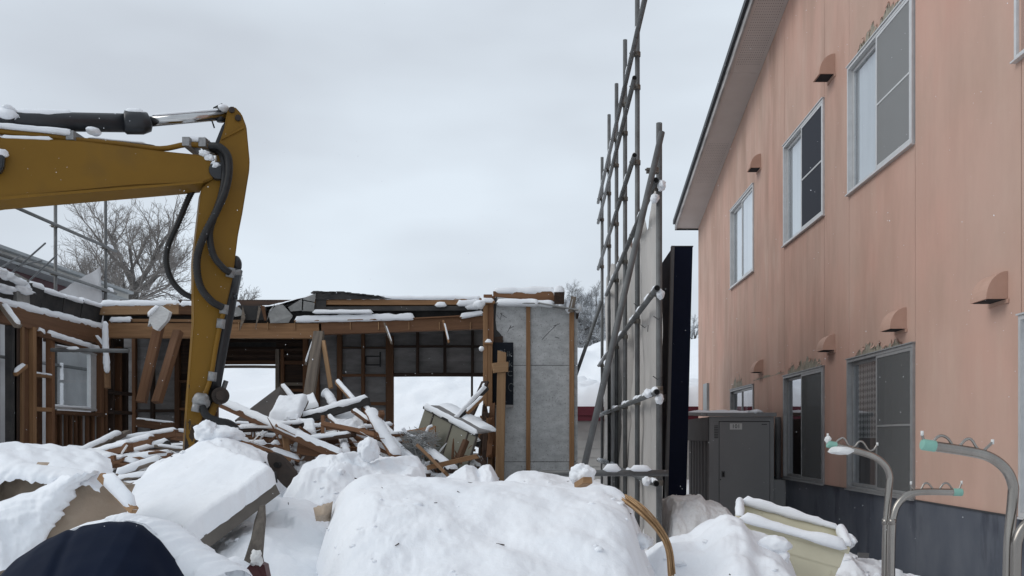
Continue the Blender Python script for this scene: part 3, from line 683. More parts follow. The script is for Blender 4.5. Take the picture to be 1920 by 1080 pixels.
def right_scaffold():
    t = thing('scaffold', 'tall grey tube scaffold row with clamps beside the pink building', 'scaffold', (SX, 8, 0.3))
    tops = [231, -60, 75, 157, 215, 295]
    for y, tp in zip(SY, tops):
        zt = CH + (CY - tp) / F * y
        pipe('upright', (SX, y, zt), (SX, y, 0.2), t, hollow=False)
        MB().tube([(SX, y, 2.0), (SX, y, 2.06)], PR + 0.006, 12).build('collar', M_['clamp_metal'], t, smooth=True)
    lx = SX - 0.055
    # ledgers run along the row (towards the vanishing point), ends open to the viewer
    led = [  # (y pixel at first end, first end Y, last end Y)
        (1246, 338, 7.78, 14.0), (1247, 540, 7.7, 15.9), (1242, 735, 7.72, 16.2), (1239, 907, 7.75, 16.2),
        (1190, 146, 9.62, 16.1), (1189, 291, 9.62, 16.1), (1212, -15, 8.5, 16.1)]
    for px, py, ya, yb in led:
        z = CH + (CY - py) / F * ya
        l = pipe('ledger', (lx, ya, z), (lx, yb, z), t)
        for y in SY:
            if ya - .1 < y < yb: clamp((SX, y, z - 0.005), t)
        rnd = random.Random(py)
        y = ya + 0.05
        while y < yb - 0.2:
            ln = rnd.uniform(0.1, 0.35)
            if rnd.random() < 0.75: snow_cap(l, [(lx, y, z + PR * 0.55), (lx, y + ln, z + PR * 0.55)], PR * 1.9, rnd.uniform(0.025, 0.05), rnd.randint(0, 999), name='snow_lump')
            y += ln + rnd.uniform(0.05, 0.4)
    # snow bulging round the near ends
    for px, py, y in ((1240, 348, 7.82), (1228, 372, 7.95), (1238, 552, 7.8), (1215, 738, 7.95), (1236, 748, 7.85), (1212, 902, 7.95)):
        c = P(px, py, y); blob('snow_lump', c, (0.036, 0.07, 0.042), M_['snow'], t, px, 0.3)
    # long raking braces
    pipe('brace', P(1241, 248, 7.86), P(1093, 885, 7.3), t); clamp(P(1228, 320, 7.9), t)
    pipe('brace', P(1128, 566, 14.1), P(1060, 760, 13.4), t, hollow=False)
    tie = pipe('tie_tube', P(1253, 887, 7.66), P(1012, 887, 7.66), t)
    a = P(1130, 884, 7.66); b = P(1165, 884, 7.66); snow_cap(tie, [a + Vector((0,0,.015)), b + Vector((0,0,.015))], 0.05, 0.045, 3, name='snow_lump')
    a = P(1180, 884, 7.66); b = P(1222, 884, 7.66); snow_cap(tie, [a + Vector((0,0,.015)), b + Vector((0,0,.015))], 0.05, 0.035, 8, name='snow_lump')
    clamp(P(1232, 890, 7.72), t)
    for px, py, y in ((1208, 615, 8.9), (1195, 575, 9.5), (1233, 600, 7.96), (1232, 712, 7.96)):   # tie wires
        c = P(px, py, y); MB().tube([c + Vector((-.04, -.03, .03)), c + Vector((0, -.035, 0)), c + Vector((.035, -.03, .025)), c + Vector((.03, -.03, -.04))], 0.004, 5).build('tie_wire', M_['cyl_black'], t)
    # the sheet
    n, m = 170, 60; vs = []; ya, yb = 8.3, 16.0
    for i in range(n + 1):
        u = i / n; y = ya + (yb - ya) * u
        z1 = 3.75 + 0.35 * u + 0.32 * abs(math.sin((y - 8.0) * 1.9 + 0.6)) * (1 if u > 0.05 else 0.4) + 0.12 * fbm((y * 2, 0, 0), 1, 3) - 0.3 * math.exp(-((y - 8.0) / 0.25) ** 2)
        for j in range(m + 1):
            v = j / m; z = 0.25 + (z1 - 0.25) * v
            f = 0.035 * math.sin(y * 9 + 1.2 * math.sin(z * 1.3)) * (0.3 + 0.7 * abs(mn.noise(Vector((y, z * .4, 0))))) + 0.05 * fbm((y * 1.1, z * 0.5, 2), 1, 4)
            vs.append((SX + 0.055 + f * (.6 + .5 * ss(9.2, 10.5, y)), y, z))
    o = MB().add(vs, [(i*(m+1)+j, (i+1)*(m+1)+j, (i+1)*(m+1)+j+1, i*(m+1)+j+1) for i in range(n) for j in range(m)]).build('dust_sheet', M_['tarp_grey'], smooth=True)
    tag(o, 'wrinkled beige-grey dust sheet hung along the tall right scaffold', 'dust sheet')
right_scaffold()

# ------------------------------------------------------------------ scaffold and sheet on the left, behind the ruined wall
def left_scaffold():
    X = -8.0; t = thing('scaffold', 'grey tube scaffold behind the ruined wall, in front of bare trees', 'scaffold', (X, 15, 0.3))
    def yy(px): return -X * F / (CX - px)
    for px, tp in ((104, 330), (198, 330)):
        y = yy(px); pipe('upright', (X, y, CH + (CY - tp) / F * y), (X, y, 0.2), t, hollow=False)
    for py0 in (352/810, 0.336, 0.1495):
        z = CH + py0 * 8.0; l = pipe('ledger', (X + 0.055, yy(-120), z), (X + 0.055, yy(212), z), t)
        for px in (104, 198): clamp((X + 0.01, yy(px), z), t)
        snow_cap(l, [(X + 0.055, yy(196), z + 0.02), (X + 0.055, yy(206), z + 0.02)], 0.06, 0.05, 4, name='snow_lump')
    n, m = 50, 40; vs = []; ya, yb = 12.8, yy(197)
    for i in range(n + 1):
        u = i / n; y = ya + (yb - ya) * u; z1 = 3.1 + .464 * max(0, y - 13.0)
        for j in range(m + 1):
            z = 0.3 + (z1 - 0.3) * j / m; vs.append((X - 0.05 + 0.06 * fbm((y * .9, z * .9, 1), 1, 3) + 0.02 * math.sin(y * 6 + z * 4), y, z))
    o = MB().add(vs, [(i*(m+1)+j, (i+1)*(m+1)+j, (i+1)*(m+1)+j+1, i*(m+1)+j+1) for i in range(n) for j in range(m)]).build('scaffold_sheet', M_['tarp_white'], smooth=True)
    tag(o, 'white sheet with a pointed corner hung on the left scaffold', 'sheet')
left_scaffold()

# ------------------------------------------------------------------ neighbouring houses
def maroon_house():
    X = -10.0; t = thing('house', 'maroon house with grey gutter behind the ruined wall at far left', 'house', (X - 3, 17, 0))
    y0, y1 = 12.0, 20.8; zt = 4.78
    n = 14
    for i in range(n):
        z0 = 0.2 + (zt - 0.2) * i / n; z1 = 0.2 + (zt - 0.2) * (i + 1) / n
        MB().hexa([(X, y0, z0), (X, y1, z0), (X - 0.06, y1, z0), (X - 0.06, y0, z0)], [(X - 0.02, y0, z1 - .003), (X - 0.02, y1, z1 - .003), (X - 0.06, y1, z1 - .003), (X - 0.06, y0, z1 - .003)]).build('siding_board', M_['maroon_wall'], t)
    MB().box((X - 6, y0, 0.2), (X - 0.061, y1, zt)).build('wall', M_['maroon_wall'], t)
    MB().box((X - 6.2, y0 - 0.3, zt + 0.002), (X + 0.35, y1 + 0.3, zt + 0.05)).build('soffit', M_['gutter'], t)
    MB().box((X + 0.30, y0 - 0.3, zt + 0.052), (X + 0.33, y1 + 0.3, zt + 0.17)).build('fascia', M_['house_white'], t)
    MB().box((X + 0.28, y0 - 0.3, zt + 0.172), (X + 0.45, y1 + 0.3, zt + 0.23)).build('gutter', M_['gutter'], t)
    MB().box((X - 6.2, y0 - 0.3, zt + 0.05), (X + 0.28, y1 + 0.3, zt + 0.22)).build('roof', M_['drip_black'], t)
    vs = []; n, m = 30, 12
    for i in range(n + 1):
        for j in range(m + 1):
            u, v = i / n, j / m; e = min(1, min(v, 1 - v, u, 1 - u) * 10)
            vs.append((X + 0.3 - v * 6, y0 - 0.25 + u * (y1 - y0 + .5), zt + 0.215 + 0.1 * math.sqrt(e) * (1 + .4 * fbm((u * 6, v * 3, 0), 1, 3))))
    MB().add(vs, [(i*(m+1)+j, (i+1)*(m+1)+j, (i+1)*(m+1)+j+1, i*(m+1)+j+1) for i in range(n) for j in range(m)]).build('snow_layer', M_['snow'], t, smooth=True)
maroon_house()

def low_house():
    t = thing('house', 'low white house with burgundy eaves and deep roof snow beyond the scaffold', 'house', (2, 22, 0))
    x0, x1, y0, y1 = 0.2, 4.0, 20.0, 24.0
    MB().box((x0, y0 + 0.03, 0.2), (x1, y1, 1.98)).build('wall', M_['house_white'], t)
    for i in range(8):
        z = 0.4 + i * 0.195
        MB().hexa([(x0, y0, z), (x1, y0, z), (x1, y0 + .029, z), (x0, y0 + .029, z)], [(x0, y0 + .018, z + .19), (x1, y0 + .018, z + .19), (x1, y0 + .029, z + .19), (x0, y0 + .029, z + .19)]).build('siding_board', M_['house_white'], t)
    MB().box((x0 - 0.3, y0 - 0.4, 1.985), (x1 + .3, y1 + .3, 2.27)).build('roof', M_['burgundy'], t)
    MB().box((x0 - 0.32, y0 - 0.43, 2.1), (x1 + .3, y0 - 0.401, 2.29)).build('fascia', M_['burgundy'], t)
    vs = []; n, m = 50, 24
    for i in range(n + 1):
        for j in range(m + 1):
            u, v = i / n, j / m; e = min(1, min(v, 1 - v, u, 1 - u) * 9)
            vs.append((x0 - 0.3 + u * (x1 - x0 + .6), y0 - 0.4 + v * 4.6, 2.26 + (0.42 + 0.5 * v) * math.sqrt(e) * (1 + .25 * fbm((u * 8, v * 6, 0), 1, 4))))
    MB().add(vs, [(i*(m+1)+j, (i+1)*(m+1)+j, (i+1)*(m+1)+j+1, i*(m+1)+j+1) for i in range(n) for j in range(m)]).build('snow_layer', M_['snow'], t, smooth=True)
low_house()

# ------------------------------------------------------------------ bare trees
def tree(label, base, H, spread, seed, leafmat, levels=5, trunk_r=0.16, group='bare trees on the snowy hill', lean=0.0, forks=3, low=0.25, extra=0):
    rnd = random.Random(seed); t = thing('bare_tree', label, 'tree', base, group)
    tr, cr_ = MB(), MB(); base = Vector(base)
    def seg(p, d, L, r, lev):
        k = 4 if lev < 3 else 3; pts = [p]; rr = [r]; q = p.copy(); dd = d.copy()
        for i in range(k):
            dd = (dd + Vector((rnd.gauss(0, .16), rnd.gauss(0, .16), rnd.gauss(0.05, .1)))).normalized(); q = q + dd * (L / k); pts.append(q.copy()); rr.append(r * (1 - 0.45 * (i + 1) / k) if lev < levels else r * (1 - .7 * (i+1)/k))
        (tr if lev <= 1 else cr_).tube(pts, rr, 6 if lev <= 1 else 3, caps=False)
        if lev >= levels: return
        nb = {0: forks + 3, 1: 5, 2: 5, 3: 4, 4: 3}.get(lev, 4) + extra
        for i in range(nb):
            f = low + (1 - low) * (i + rnd.random()) / nb if lev == 0 else 0.2 + 0.8 * (i + rnd.random()) / nb
            j = min(k - 1, int(f * k)); pp = pts[j].lerp(pts[j + 1], f * k - j)
            ax = (pts[j + 1] - pts[j]).normalized(); per = ax.orthogonal().normalized(); per = Matrix.Rotation(rnd.random() * 2 * math.pi, 3, ax) @ per
            ang = rnd.uniform(0.45, 1.0) * (spread if lev < 2 else 1.0); nd = (ax * math.cos(ang) + per * math.sin(ang)).normalized(); nd.z += 0.12; nd.normalize()
            seg(pp, nd, L * rnd.uniform(0.48, 0.7) * (1.0 if lev else 1.1 - .3 * f), max(0.006, rr[j] * rnd.uniform(0.42, 0.6)), lev + 1)
        if lev < 3: seg(q, dd, L * 0.55, rr[-1] * 0.9, lev + 1)
    seg(base, Vector((lean, 0, 1)).normalized(), H * 0.52, trunk_r, 0)
    tr.build('trunk', M_['bark'], t, smooth=True, origin=base); cr_.build('crown', leafmat, t, origin=base)
    return t
def hb(px, Y):
    x = (px - CX) / F * Y; return (x, Y, ground_z(x, Y) - 0.2)
tree('bare tree with a wide crown just right of the far-left scaffold', hb(207, 33), 6.3, 1.05, 3, M_['twig'], trunk_r=0.2)
tree('bare tree with a straight trunk left of the excavator stick', hb(272, 35), 6.9, 0.95, 12, M_['twig'], trunk_r=0.2)
tree('bare tree mostly hidden behind the excavator stick', hb(415, 37), 2.9, 1.0, 23, M_['twig'], levels=5, trunk_r=0.15)
tree('low bare tree behind the left scaffold pole', hb(140, 36), 4.6, 1.15, 31, M_['twig'], trunk_r=0.13)
tree('round snow-dusted tree left of the right scaffold', hb(1078, 46), 3.5, 1.7, 41, M_['twig_snowy'], trunk_r=0.12, low=0.02, extra=2, forks=6)
tree('snow-dusted tree right behind the tall scaffold tubes', hb(1128, 47), 3.9, 1.6, 44, M_['twig_snowy'], trunk_r=0.12, low=0.02, extra=2, forks=6)
tree('small snow-dusted tree beyond the gap beside the pink wall', hb(1305, 50), 2.4, 1.2, 52, M_['twig_snowy'], trunk_r=0.1, low=0.05)

# ------------------------------------------------------------------ the half-demolished house
LX = -6.6
def ly(px): return -LX * F / (CX - px)
YB, YG = 14.8, 13.5        # back wall, girder
def ruined_house():
    t = thing('ruined_house', 'half-demolished timber house with bare studs and torn snowy roof', 'house', (-3, 14, 0.3))
    W = M_
    # ---- back wall boards with two openings (pixel rectangles on the plane YB)
    def rect(x0, x1, y0, y1, m, nm='wall_board', Y=YB, th=0.03):
        a = P(x0, y1, Y); b = P(x1, y0, Y); return MB().box((a.x, Y, a.z), (b.x, Y + th, b.z)).build(nm, m, t)
    def laps(x0, x1, y0, y1, m, n):
        h = (y1 - y0) / n
        for i in range(n):
            a = P(x0, y0 + (i + 1) * h + 0.6, YB); b = P(x1, y0 + i * h, YB)
            MB().hexa([(a.x, YB, a.z), (b.x, YB, a.z), (b.x, YB + .01, a.z), (a.x, YB + .01, a.z)], [(a.x, YB + .012, b.z), (b.x, YB + .012, b.z), (b.x, YB + .04, b.z), (a.x, YB + .04, b.z)]).build('lap_board', m, t)
    rect(225, 930, 562, 600, W['wood_dark']); laps(225, 330, 600, 900, W['board_grey'], 12); laps(330, 396, 600, 900, W['wood_dark'], 6)
    laps(396, 518, 600, 650, W['board_black'], 3); rect(396, 518, 650, 680, W['wood_dark'])
    rect(396, 518, 800, 900, W['board_grey'])
    rect(518, 572, 600, 900, W['wood_dark']); laps(572, 640, 600, 900, W['board_grey'], 10); laps(640, 738, 600, 900, W['board_grey'], 11)
    laps(738, 930, 600, 702, W['board_grey'], 4); rect(738, 930, 850, 900, W['board_grey'])
    # studs and rails on the back wall
    def stud(px, y0, y1, wpx=8, m='wood_brown', d=0.08, dy=0.0):
        a = P(px, y0, YB - 0.05 - dy); b = P(px, y1, YB - 0.05 - dy); plank('stud', b, a, wpx / F * YB, d, W[m], t)
    def rail(x0, x1, py, hpx=7, m='wood_brown', d=0.05, dy=0.0, snow=0):
        a = P(x0, py, YB - 0.045 - dy); b = P(x1, py, YB - 0.045 - dy); plank('rail', a, b, d, hpx / F * YB, W[m], t, snow=snow)
    for px, w_, m in ((252, 7, 'wood_brown'), (287, 6, 'wood_dark'), (333, 9, 'wood_brown'), (362, 5, 'wood_dark'), (404, 10, 'wood_brown')): stud(px, 600, 900, w_, m)
    for px, a, b, w_, m in ((521, 655, 900, 7, 'wood_grey'), (530, 655, 900, 6, 'wood_brown'), (573, 600, 900, 9, 'wood_brown'), (594, 640, 900, 10, 'wood_brown'), (637, 600, 900, 9, 'wood_brown'), (681, 620, 900, 6, 'wood_brown'), (731, 630, 900, 14, 'wood_brown')): stud(px, a, b, w_, m)
    for px in (783, 834, 886): stud(px, 620, 700, 5, 'wood_dark', d=0.06)
    for x0, x1, py, h_, m in ((335, 404, 715, 5, 'wood_brown'), (335, 404, 767, 5, 'wood_brown'), (250, 333, 770, 5, 'wood_dark'), (400, 572, 680, 7, 'wood_brown'), (396, 520, 688, 5, 'wood_grey'), (524, 573, 720, 6, 'wood_grey'), (524, 573, 732, 5, 'wood_brown'),
                         (640, 725, 704, 5, 'wood_brown'), (640, 725, 757, 6, 'wood_brown'), (640, 725, 652, 4, 'wood_dark'), (738, 925, 703, 7, 'wood_dark'), (738, 925, 650, 4, 'wood_dark'), (400, 570, 655, 4, 'wood_dark'), (400, 570, 667, 4, 'wood_dark'), (400, 570, 640, 4, 'wood_dark')):
        rail(x0, x1, py, h_, m)
    # odd little box frame on the grey boards
    for a, b in (((686, 668), (714, 668)), ((686, 684), (714, 684)), ((686, 668), (686, 684)), ((713, 660), (713, 688))): plank('box_frame', P(*a, YB - .03), P(*b, YB - .03), 0.02, 0.02, W['board_black'], t)
    stud(885, 704, 850, 4, 'wood_dark', d=.03)
    # ---- left wall (plane X = LX)
    def lz(px, py): return CH + (CY - py) / F * ly(px)
    def lstud(px, z0, z1, wd_=0.09, m='wood_brown', dx=0.0, d=0.09):
        y = ly(px); plank('stud', (LX + dx, y, z0), (LX + dx, y, z1), d, wd_, W[m], t)
    lsheet = [(-60, -18, 'wood_brown'), (-16, 14, 'board_light'), (32, 46, 'wood_brown'), (62, 74, 'board_light'), (75, 92, 'wood_brown')]
    for a, b, m in lsheet: MB().box((LX - 0.12, ly(a), 0.3), (LX - 0.09, ly(b), 3.0)).build('wall_board', W[m], t)
    for i, (a, b) in enumerate(((97, 106), (107, 117), (118, 127), (128, 137), (138, 145), (146, 156), (157, 166), (167, 180), (181, 190))):
        MB().box((LX - 0.05, ly(a), 0.3), (LX - 0.026 - .004 * (i % 2), ly(b) - 0.004, 1.93)).build('wall_board', W['board_light' if i % 2 == 0 else 'wood_brown'], t)
    for a, b in ((186, 205), (206, 222), (223, 243)): MB().box((LX - 0.12, ly(a), 0.3), (LX - 0.09, ly(b) - .004, 3.35)).build('wall_board', W['wood_dark'], t)
    MB().box((LX - 0.12, ly(97), 2.9), (LX - 0.09, ly(185), 3.1)).build('wall_board', W['wood_dark'], t)
    for px, m, w_, dx in ((20, 'board_black', .1, 0), (26, 'wood_dark', .12, 0.0), (33, 'wood_tan', .05, .03), (42, 'wood_brown', .13, 0), (52, 'wood_tan', .075, .05), (90, 'wood_red', .07, .03), (187, 'wood_brown', .09, 0.0), (192, 'wood_brown', .06, .02), (208, 'wood_dark', .05, 0), (222, 'wood_brown', .06, 0), (234, 'wood_dark', .08, 0)):
        lstud(px, 0.3, 3.02, w_, m, dx)
    for px in (113, 124, 133, 142, 152, 164, 175): lstud(px, 0.3, 1.94, 0.04, 'wood_brown', -0.005, 0.04)
    for z, a, b, m in ((2.42, 53, 92, 'wood_tan'), (1.98, 53, 92, 'wood_tan'), (1.38, 50, 186, 'wood_red'), (2.98, 54, 130, 'wood_red'), (1.95, 95, 192, 'wood_brown'), (2.0, 195, 240, 'wood_dark'), (2.3, 195, 240, 'wood_dark')):
        plank('rail', (LX + .04, ly(a), z), (LX + .04, ly(b), z), 0.06, 0.055, W[m], t, snow=0.02 if z == 2.42 else 0)
    # aluminium window in the left wall
    ya, yb, za, zb = ly(97), ly(182), 2.0, 2.86
    f = MB(); k = 0.035
    f.box((LX - .07, ya, za), (LX + .0, yb, za + k)); f.box((LX - .07, ya, zb - k), (LX, yb, zb)); f.box((LX - .07, ya, za + k), (LX, ya + k, zb - k)); f.box((LX - .07, yb - 0.16, za + k), (LX - .01, yb, zb - k))
    wn = f.build('window', W['alu'], t)
    MB().add([(LX - .04, ya + k, za + k), (LX - .04, yb - .162, za + k), (LX - .04, yb - .162, zb - k), (LX - .04, ya + k, zb - k)], [(0, 1, 2, 3)]).build('pane', W['glass'], wn)
    snow_cap(wn, [(LX - .02, ya + .03, za + k), (LX - .02, yb - .17, za + k)], 0.06, 0.025, 5)
    # top plate and header of the left wall
    plank('beam', (LX + .02, ly(-60), 3.12), (LX + .02, ly(197), 3.12), 0.12, 0.25, W['wood_red'], t, snow=0.075)
    plank('beam', (LX + .09, ly(58), 2.95), (LX + .12, ly(170), 2.86), 0.06, 0.07, W['wood_brown'], t, snow=0.06, gaps=.1)
    # black roof-edge boards along the left wall
    bb = [-60, 27, 52, 78, 118, 152, 192]
    for i, (a, b) in enumerate(zip(bb[:-1], bb[1:])):
        r_ = random.Random(i); dz = r_.uniform(-.02, .02)
        o = MB().hexa([(LX - .02, ly(a) + .01, 3.26), (LX - .02, ly(b) - .012, 3.26), (LX - .1, ly(b) - .012, 3.26), (LX - .1, ly(a) + .01, 3.26)], [(LX + .03 + dz, ly(a) + .01, 3.57 + dz), (LX + .03 + dz, ly(b) - .012, 3.56 + dz), (LX - .06, ly(b) - .012, 3.56 + dz), (LX - .06, ly(a) + .01, 3.57 + dz)]).build('roof_edge_board', W['board_black'], t)
        snow_cap(o, [(LX - .02, ly(a) + .01, 3.555 + dz), (LX - .02, ly(b), 3.55 + dz)], 0.14, 0.055, i + 40)
    MB().hexa([(LX + .05, ly(24), 3.2), (LX + .05, ly(50), 3.2), (LX - .05, ly(50), 3.2), (LX - .05, ly(24), 3.2)], [(LX + .03, ly(27), 3.66), (LX + .03, ly(49), 3.62), (LX - .07, ly(49), 3.62), (LX - .07, ly(27), 3.66)]).build('torn_mortar', W['concrete'], t)
    for i, (px, py) in enumerate(((10, 512), (28, 522), (5, 535), (40, 538), (-10, 500))): 
        blob('snow_lump', (LX, ly(px), lz(px, py + 6)), (.1, .2, .055), W['snow'], t, i, .4)
    for a, b in (((18, 515), (85, 456)), ((44, 536), (106, 479)), ((2, 502), (38, 480)), ((32, 498), (78, 489))):
        p, q = P(*a, ly(a[0])), P(*b, ly(b[0]) + .2); MB().tube([p, q], 0.012, 6).build('bent_rod', W['cyl_black'], t)
    # roof remnant behind the left boards
    # ---- girders at YG
    def gp(px, py, dy=0): return P(px, py, YG + dy)
    plank('girder', gp(196, 620), gp(604, 621), 0.12, 28 / F * YG, W['wood_tan'], t, snow=0.0)
    plank('girder', gp(600, 616), gp(912, 605), 0.12, 24 / F * YG, W['wood_red'], t)
    o = plank('plate_beam', gp(190, 581), gp(338, 580), 0.12, 20 / F * YG, W['wood_pale'], t, snow=0.07)
    plank('plate_beam', gp(338, 581), gp(452, 583), 0.12, 18 / F * YG, W['wood_brown'], t, snow=0.07)
    o = plank('plate_beam', gp(590, 566), gp(903, 566), 0.12, 12 / F * YG, W['wood_tan'], t, snow=0.05)
    plank('batten', gp(205, 603, -.05), gp(250, 602, -.05), 0.05, 0.03, W['wood_tan'], t, snow=0.06)
    plank('batten', gp(238, 601, -.05), gp(452, 603, -.05), 0.05, 0.045, W['wood_tan'], t)
    plank('batten', gp(560, 585, .1), gp(895, 585, .1), 0.05, 0.035, W['wood_brown'], t, snow=0.04, gaps=.35)
    plank('batten', gp(552, 602, -.07), gp(778, 597, -.07), 0.05, 0.02, W['wood_tan'], t, snow=0.075)
    plank('batten', gp(700, 600, -.07), gp(905, 590, -.07), 0.05, 0.018, W['wood_red'], t, snow=0.0)
    plank('batten', gp(862, 596, -.08), gp(908, 588, -.08), 0.05, 0.02, W['wood_tan'], t, snow=0.06)
    for px in (175, 446, 500, 551, 655, 708, 765, 822, 880):
        plank('joint_block', gp(px + 2, 618, -.066), gp(px + 2, 604, -.066), 0.012, 0.025, W['wood_pale'], t) if px > 440 else None
    # dark roofing band between plate and girder
    MB().box((gp(190, 0).x, YG + .07, gp(0, 607).z), (gp(905, 0).x, YG + .1, gp(0, 572).z)).build('roof_board', W['board_black'], t)
    # roof deck from the girder back to the rear wall, with its snow
    n, m = 90, 22; top = []; 
    def dz(px):
        return np.interp(px, [190, 335, 430, 470, 520, 560, 590, 640, 700, 760, 900, 930], [570, 569, 574, 576, 570, 558, 552, 550, 555, 559, 560, 560])
    vs = []; vb = []
    for i in range(n + 1):
        px = 190 + (930 - 190) * i / n; z = CH + (CY - dz(px)) / F * YG; x = gp(px, 0).x
        for j in range(m + 1):
            v = j / m; y = YG - 0.07 + v * (YB + .5 - YG); e = min(1, min(v * 6, (1 - v) * 6, i / 3, (n - i) / 3))
            vs.append((x * (1 + .0 * v), y, z - 0.03 - 0.05 * v + 0.06 * math.sqrt(max(0, e)) * (1 + .9 * fbm((x * 1.6, y * 2, 0), 1, 4))))
    MB().add(vs, [(i*(m+1)+j, (i+1)*(m+1)+j, (i+1)*(m+1)+j+1, i*(m+1)+j+1) for i in range(n) for j in range(m)]).build('roof_snow', W['snow'], t, smooth=True)
    for i in range(18):
        a = 190 + 740 * i / 18; b = 190 + 740 * (i + 1) / 18; za = CH + (CY - dz(a)) / F * YG - .06; zb_ = CH + (CY - dz(b)) / F * YG - .06
        q = lambda y, o_: [(gp(a, 0).x + .004, y, za - o_), (gp(b, 0).x - .004, y, zb_ - o_), (gp(b, 0).x - .004, y, zb_ - o_ - .025), (gp(a, 0).x + .004, y, za - o_ - .025)]
        MB().hexa(q(YG - .04 + (i * 7 % 5) * .012, 0), q(YB + .45, .05)).build('roof_deck', W['board_black'], t)
    # torn silver sheets and black felt at the break in the roof
    def shard(pts, Y, m, th=0.012, lean=0.0, nm='torn_sheet'):
        A = [P(px, py, Y + lean * k) for k, (px, py) in enumerate(pts)]; B = [a + Vector((0, th, 0)) for a in A]; return MB().hexa(A, B).build(nm, m, t)
    shard([(500, 602), (505, 582), (515, 570)], YG - .12, W['board_silver']); shard([(507, 606), (503, 588), (519, 571), (530, 571), (544, 586), (549, 592), (541, 605)], YG - .13, W['board_silver'], lean=.01)
    shard([(540, 576), (566, 560), (566, 582), (545, 584)], YG - .1, W['board_silver']); shard([(568, 559), (592, 550), (590, 566), (569, 562)], YG - .11, W['board_silver']); shard([(569, 564), (590, 568), (588, 584), (568, 583)], YG - .12, W['board_silver'])
    shard([(592, 548), (625, 547), (700, 556), (735, 560), (592, 562)], YG - .09, W['board_black']); shard([(592, 560), (612, 560), (610, 585), (590, 586)], YG - .08, W['board_black'])
    shard([(448, 572), (500, 575), (497, 600), (450, 600)], YG - .07, W['board_black']); shard([(430, 578), (448, 576), (460, 590), (440, 594)], YG - .14, W['board_silver'])
    shard([(455, 574), (449, 620), (460, 596)], YG - .15, W['wood_grey']); shard([(485, 573), (478, 618), (484, 600), (489, 580)], YG - .16, W['wood_grey']); shard([(488, 572), (496, 602), (500, 600), (496, 574)], YG - .15, W['wood_brown'])
    for i in range(9):
        r_ = random.Random(i + 70); px = 595 + i * 14; blob('torn_felt', P(px, 549 + max(0, i - 3) * 1.6, YG - .05), (.09, .06, .02), W['board_black'], t, i, .6, 2, 3)
    # felt strips along the upper right with snow pads
    MB().hexa([gp(590, 575, -.07), gp(900, 573, -.07), gp(900, 573), gp(590, 575)], [gp(590, 583, -.08), gp(900, 582, -.08), gp(900, 582), gp(590, 583)]).build('felt_strip', W['board_black'], t)
    for a, b, py, s in ((815, 838, 573, .05), (856, 902, 571, .07), (872, 900, 576, .1), (586, 700, 586, .045)): snow_cap(t, [gp(a, py, -.09), gp(b, py, -.09)], .07, s, a, name='snow_lump')
    # dangling splinters
    for a, b, w_, m in (((722, 609), (734, 643), .03, 'wood_grey'), ((832, 604), (841, 640), .03, 'wood_tan'), ((588, 637), (574, 681), .035, 'wood_grey')): plank('splinter', P(*a, YG - .15), P(*b, YG - .2), w_, .02, W[m], t, snow=.025, jag=.04)
    # ---- right-hand corner posts and grey panel wall
    YP = 12.15
    def pp(px, py, dy=0): return P(px, py, YP + dy)
    def post(px, y0, y1, wpx, m, dy=0.0, jag=0.0, d=.09): return plank('post', pp(px, y1, dy), pp(px, y0, dy), d, wpx / F * YP, W[m], t, roll=math.pi / 2 * 0, jag=jag)
    # plank(): first size lies across, second towards the viewer for upright pieces
    def upright(px, y0, y1, wpx, m, dy=0.0, jag=0.0, d=.09): return plank('post', pp(px, y1, dy), pp(px, y0, dy), wpx / F * YP, d, W[m], t, jag=jag)
    upright(910.5, 572, 762, 9, 'wood_tan', -.05); upright(919.5, 640, 762, 8, 'wood_tan', -.06); upright(920, 556, 642, 11, 'wood_red', -.02)
    upright(909, 762, 900, 8, 'wood_brown', -.03); upright(919, 815, 900, 8, 'wood_tan', -.03); upright(926, 640, 900, 9, 'wood_brown', .05)
    plank('cross_piece', pp(901, 567, -.1), pp(928, 567, -.1), .06, .035, W['wood_tan'], t, snow=.05)
    upright(915, 553, 566, 16, 'wood_red', -.05); plank('cross_piece', pp(908, 644, -.1), pp(924, 644, -.1), .05, .03, W['wood_tan'], t, snow=.05)
    # three speckled panels, joints between
    zt = lambda px: np.interp(px, [925, 1010, 1082], [556, 566, 580])
    for y0, y1 in ((None, 684.4), (685.4, 865.4), (866.4, 960)):
        for x0, x1 in ((928, 986.7), (987.1, 1083)):
            ya_ = [zt(x0) if y0 is None else y0, zt(x1) if y0 is None else y0]
            A = [pp(x0, y1), pp(x1, y1), pp(x1, ya_[1]), pp(x0, ya_[0])]; B = [a + Vector((0, .03, 0)) for a in A]
            MB().hexa(A, B).build('wall_panel', W['panel_speckle'], t)
    MB().box((pp(929, 0).x, YP + .032, .3), (pp(1080, 0).x, YP + .1, pp(0, 585).z)).build('wall_core', W['board_black'], t)
    MB().box((pp(1080, 0).x - .1, YP + .101, .3), (pp(1080, 0).x, YB + .3, pp(0, 590).z)).build('side_wall', W['board_light'], t)
    # torn corner of the first panel shows black behind
    shard([(926, 560), (932, 556), (929, 600), (931, 618), (940, 628), (944, 640), (926, 645)], YP - .006, W['board_black'], th=.004)
    shard([(927, 632), (943, 630), (943, 642), (927, 644)], YP - .03, W['wood_dark'], th=.02)
    for px, y0, y1, w_, d_ in ((990.5, 570, 885, 8, .035), (1072, 585, 905, 9, .04)): plank('batten', pp(px, y1, -.02), pp(px, y0, -.02), w_ / F * YP, d_, W['wood_tan'], t)
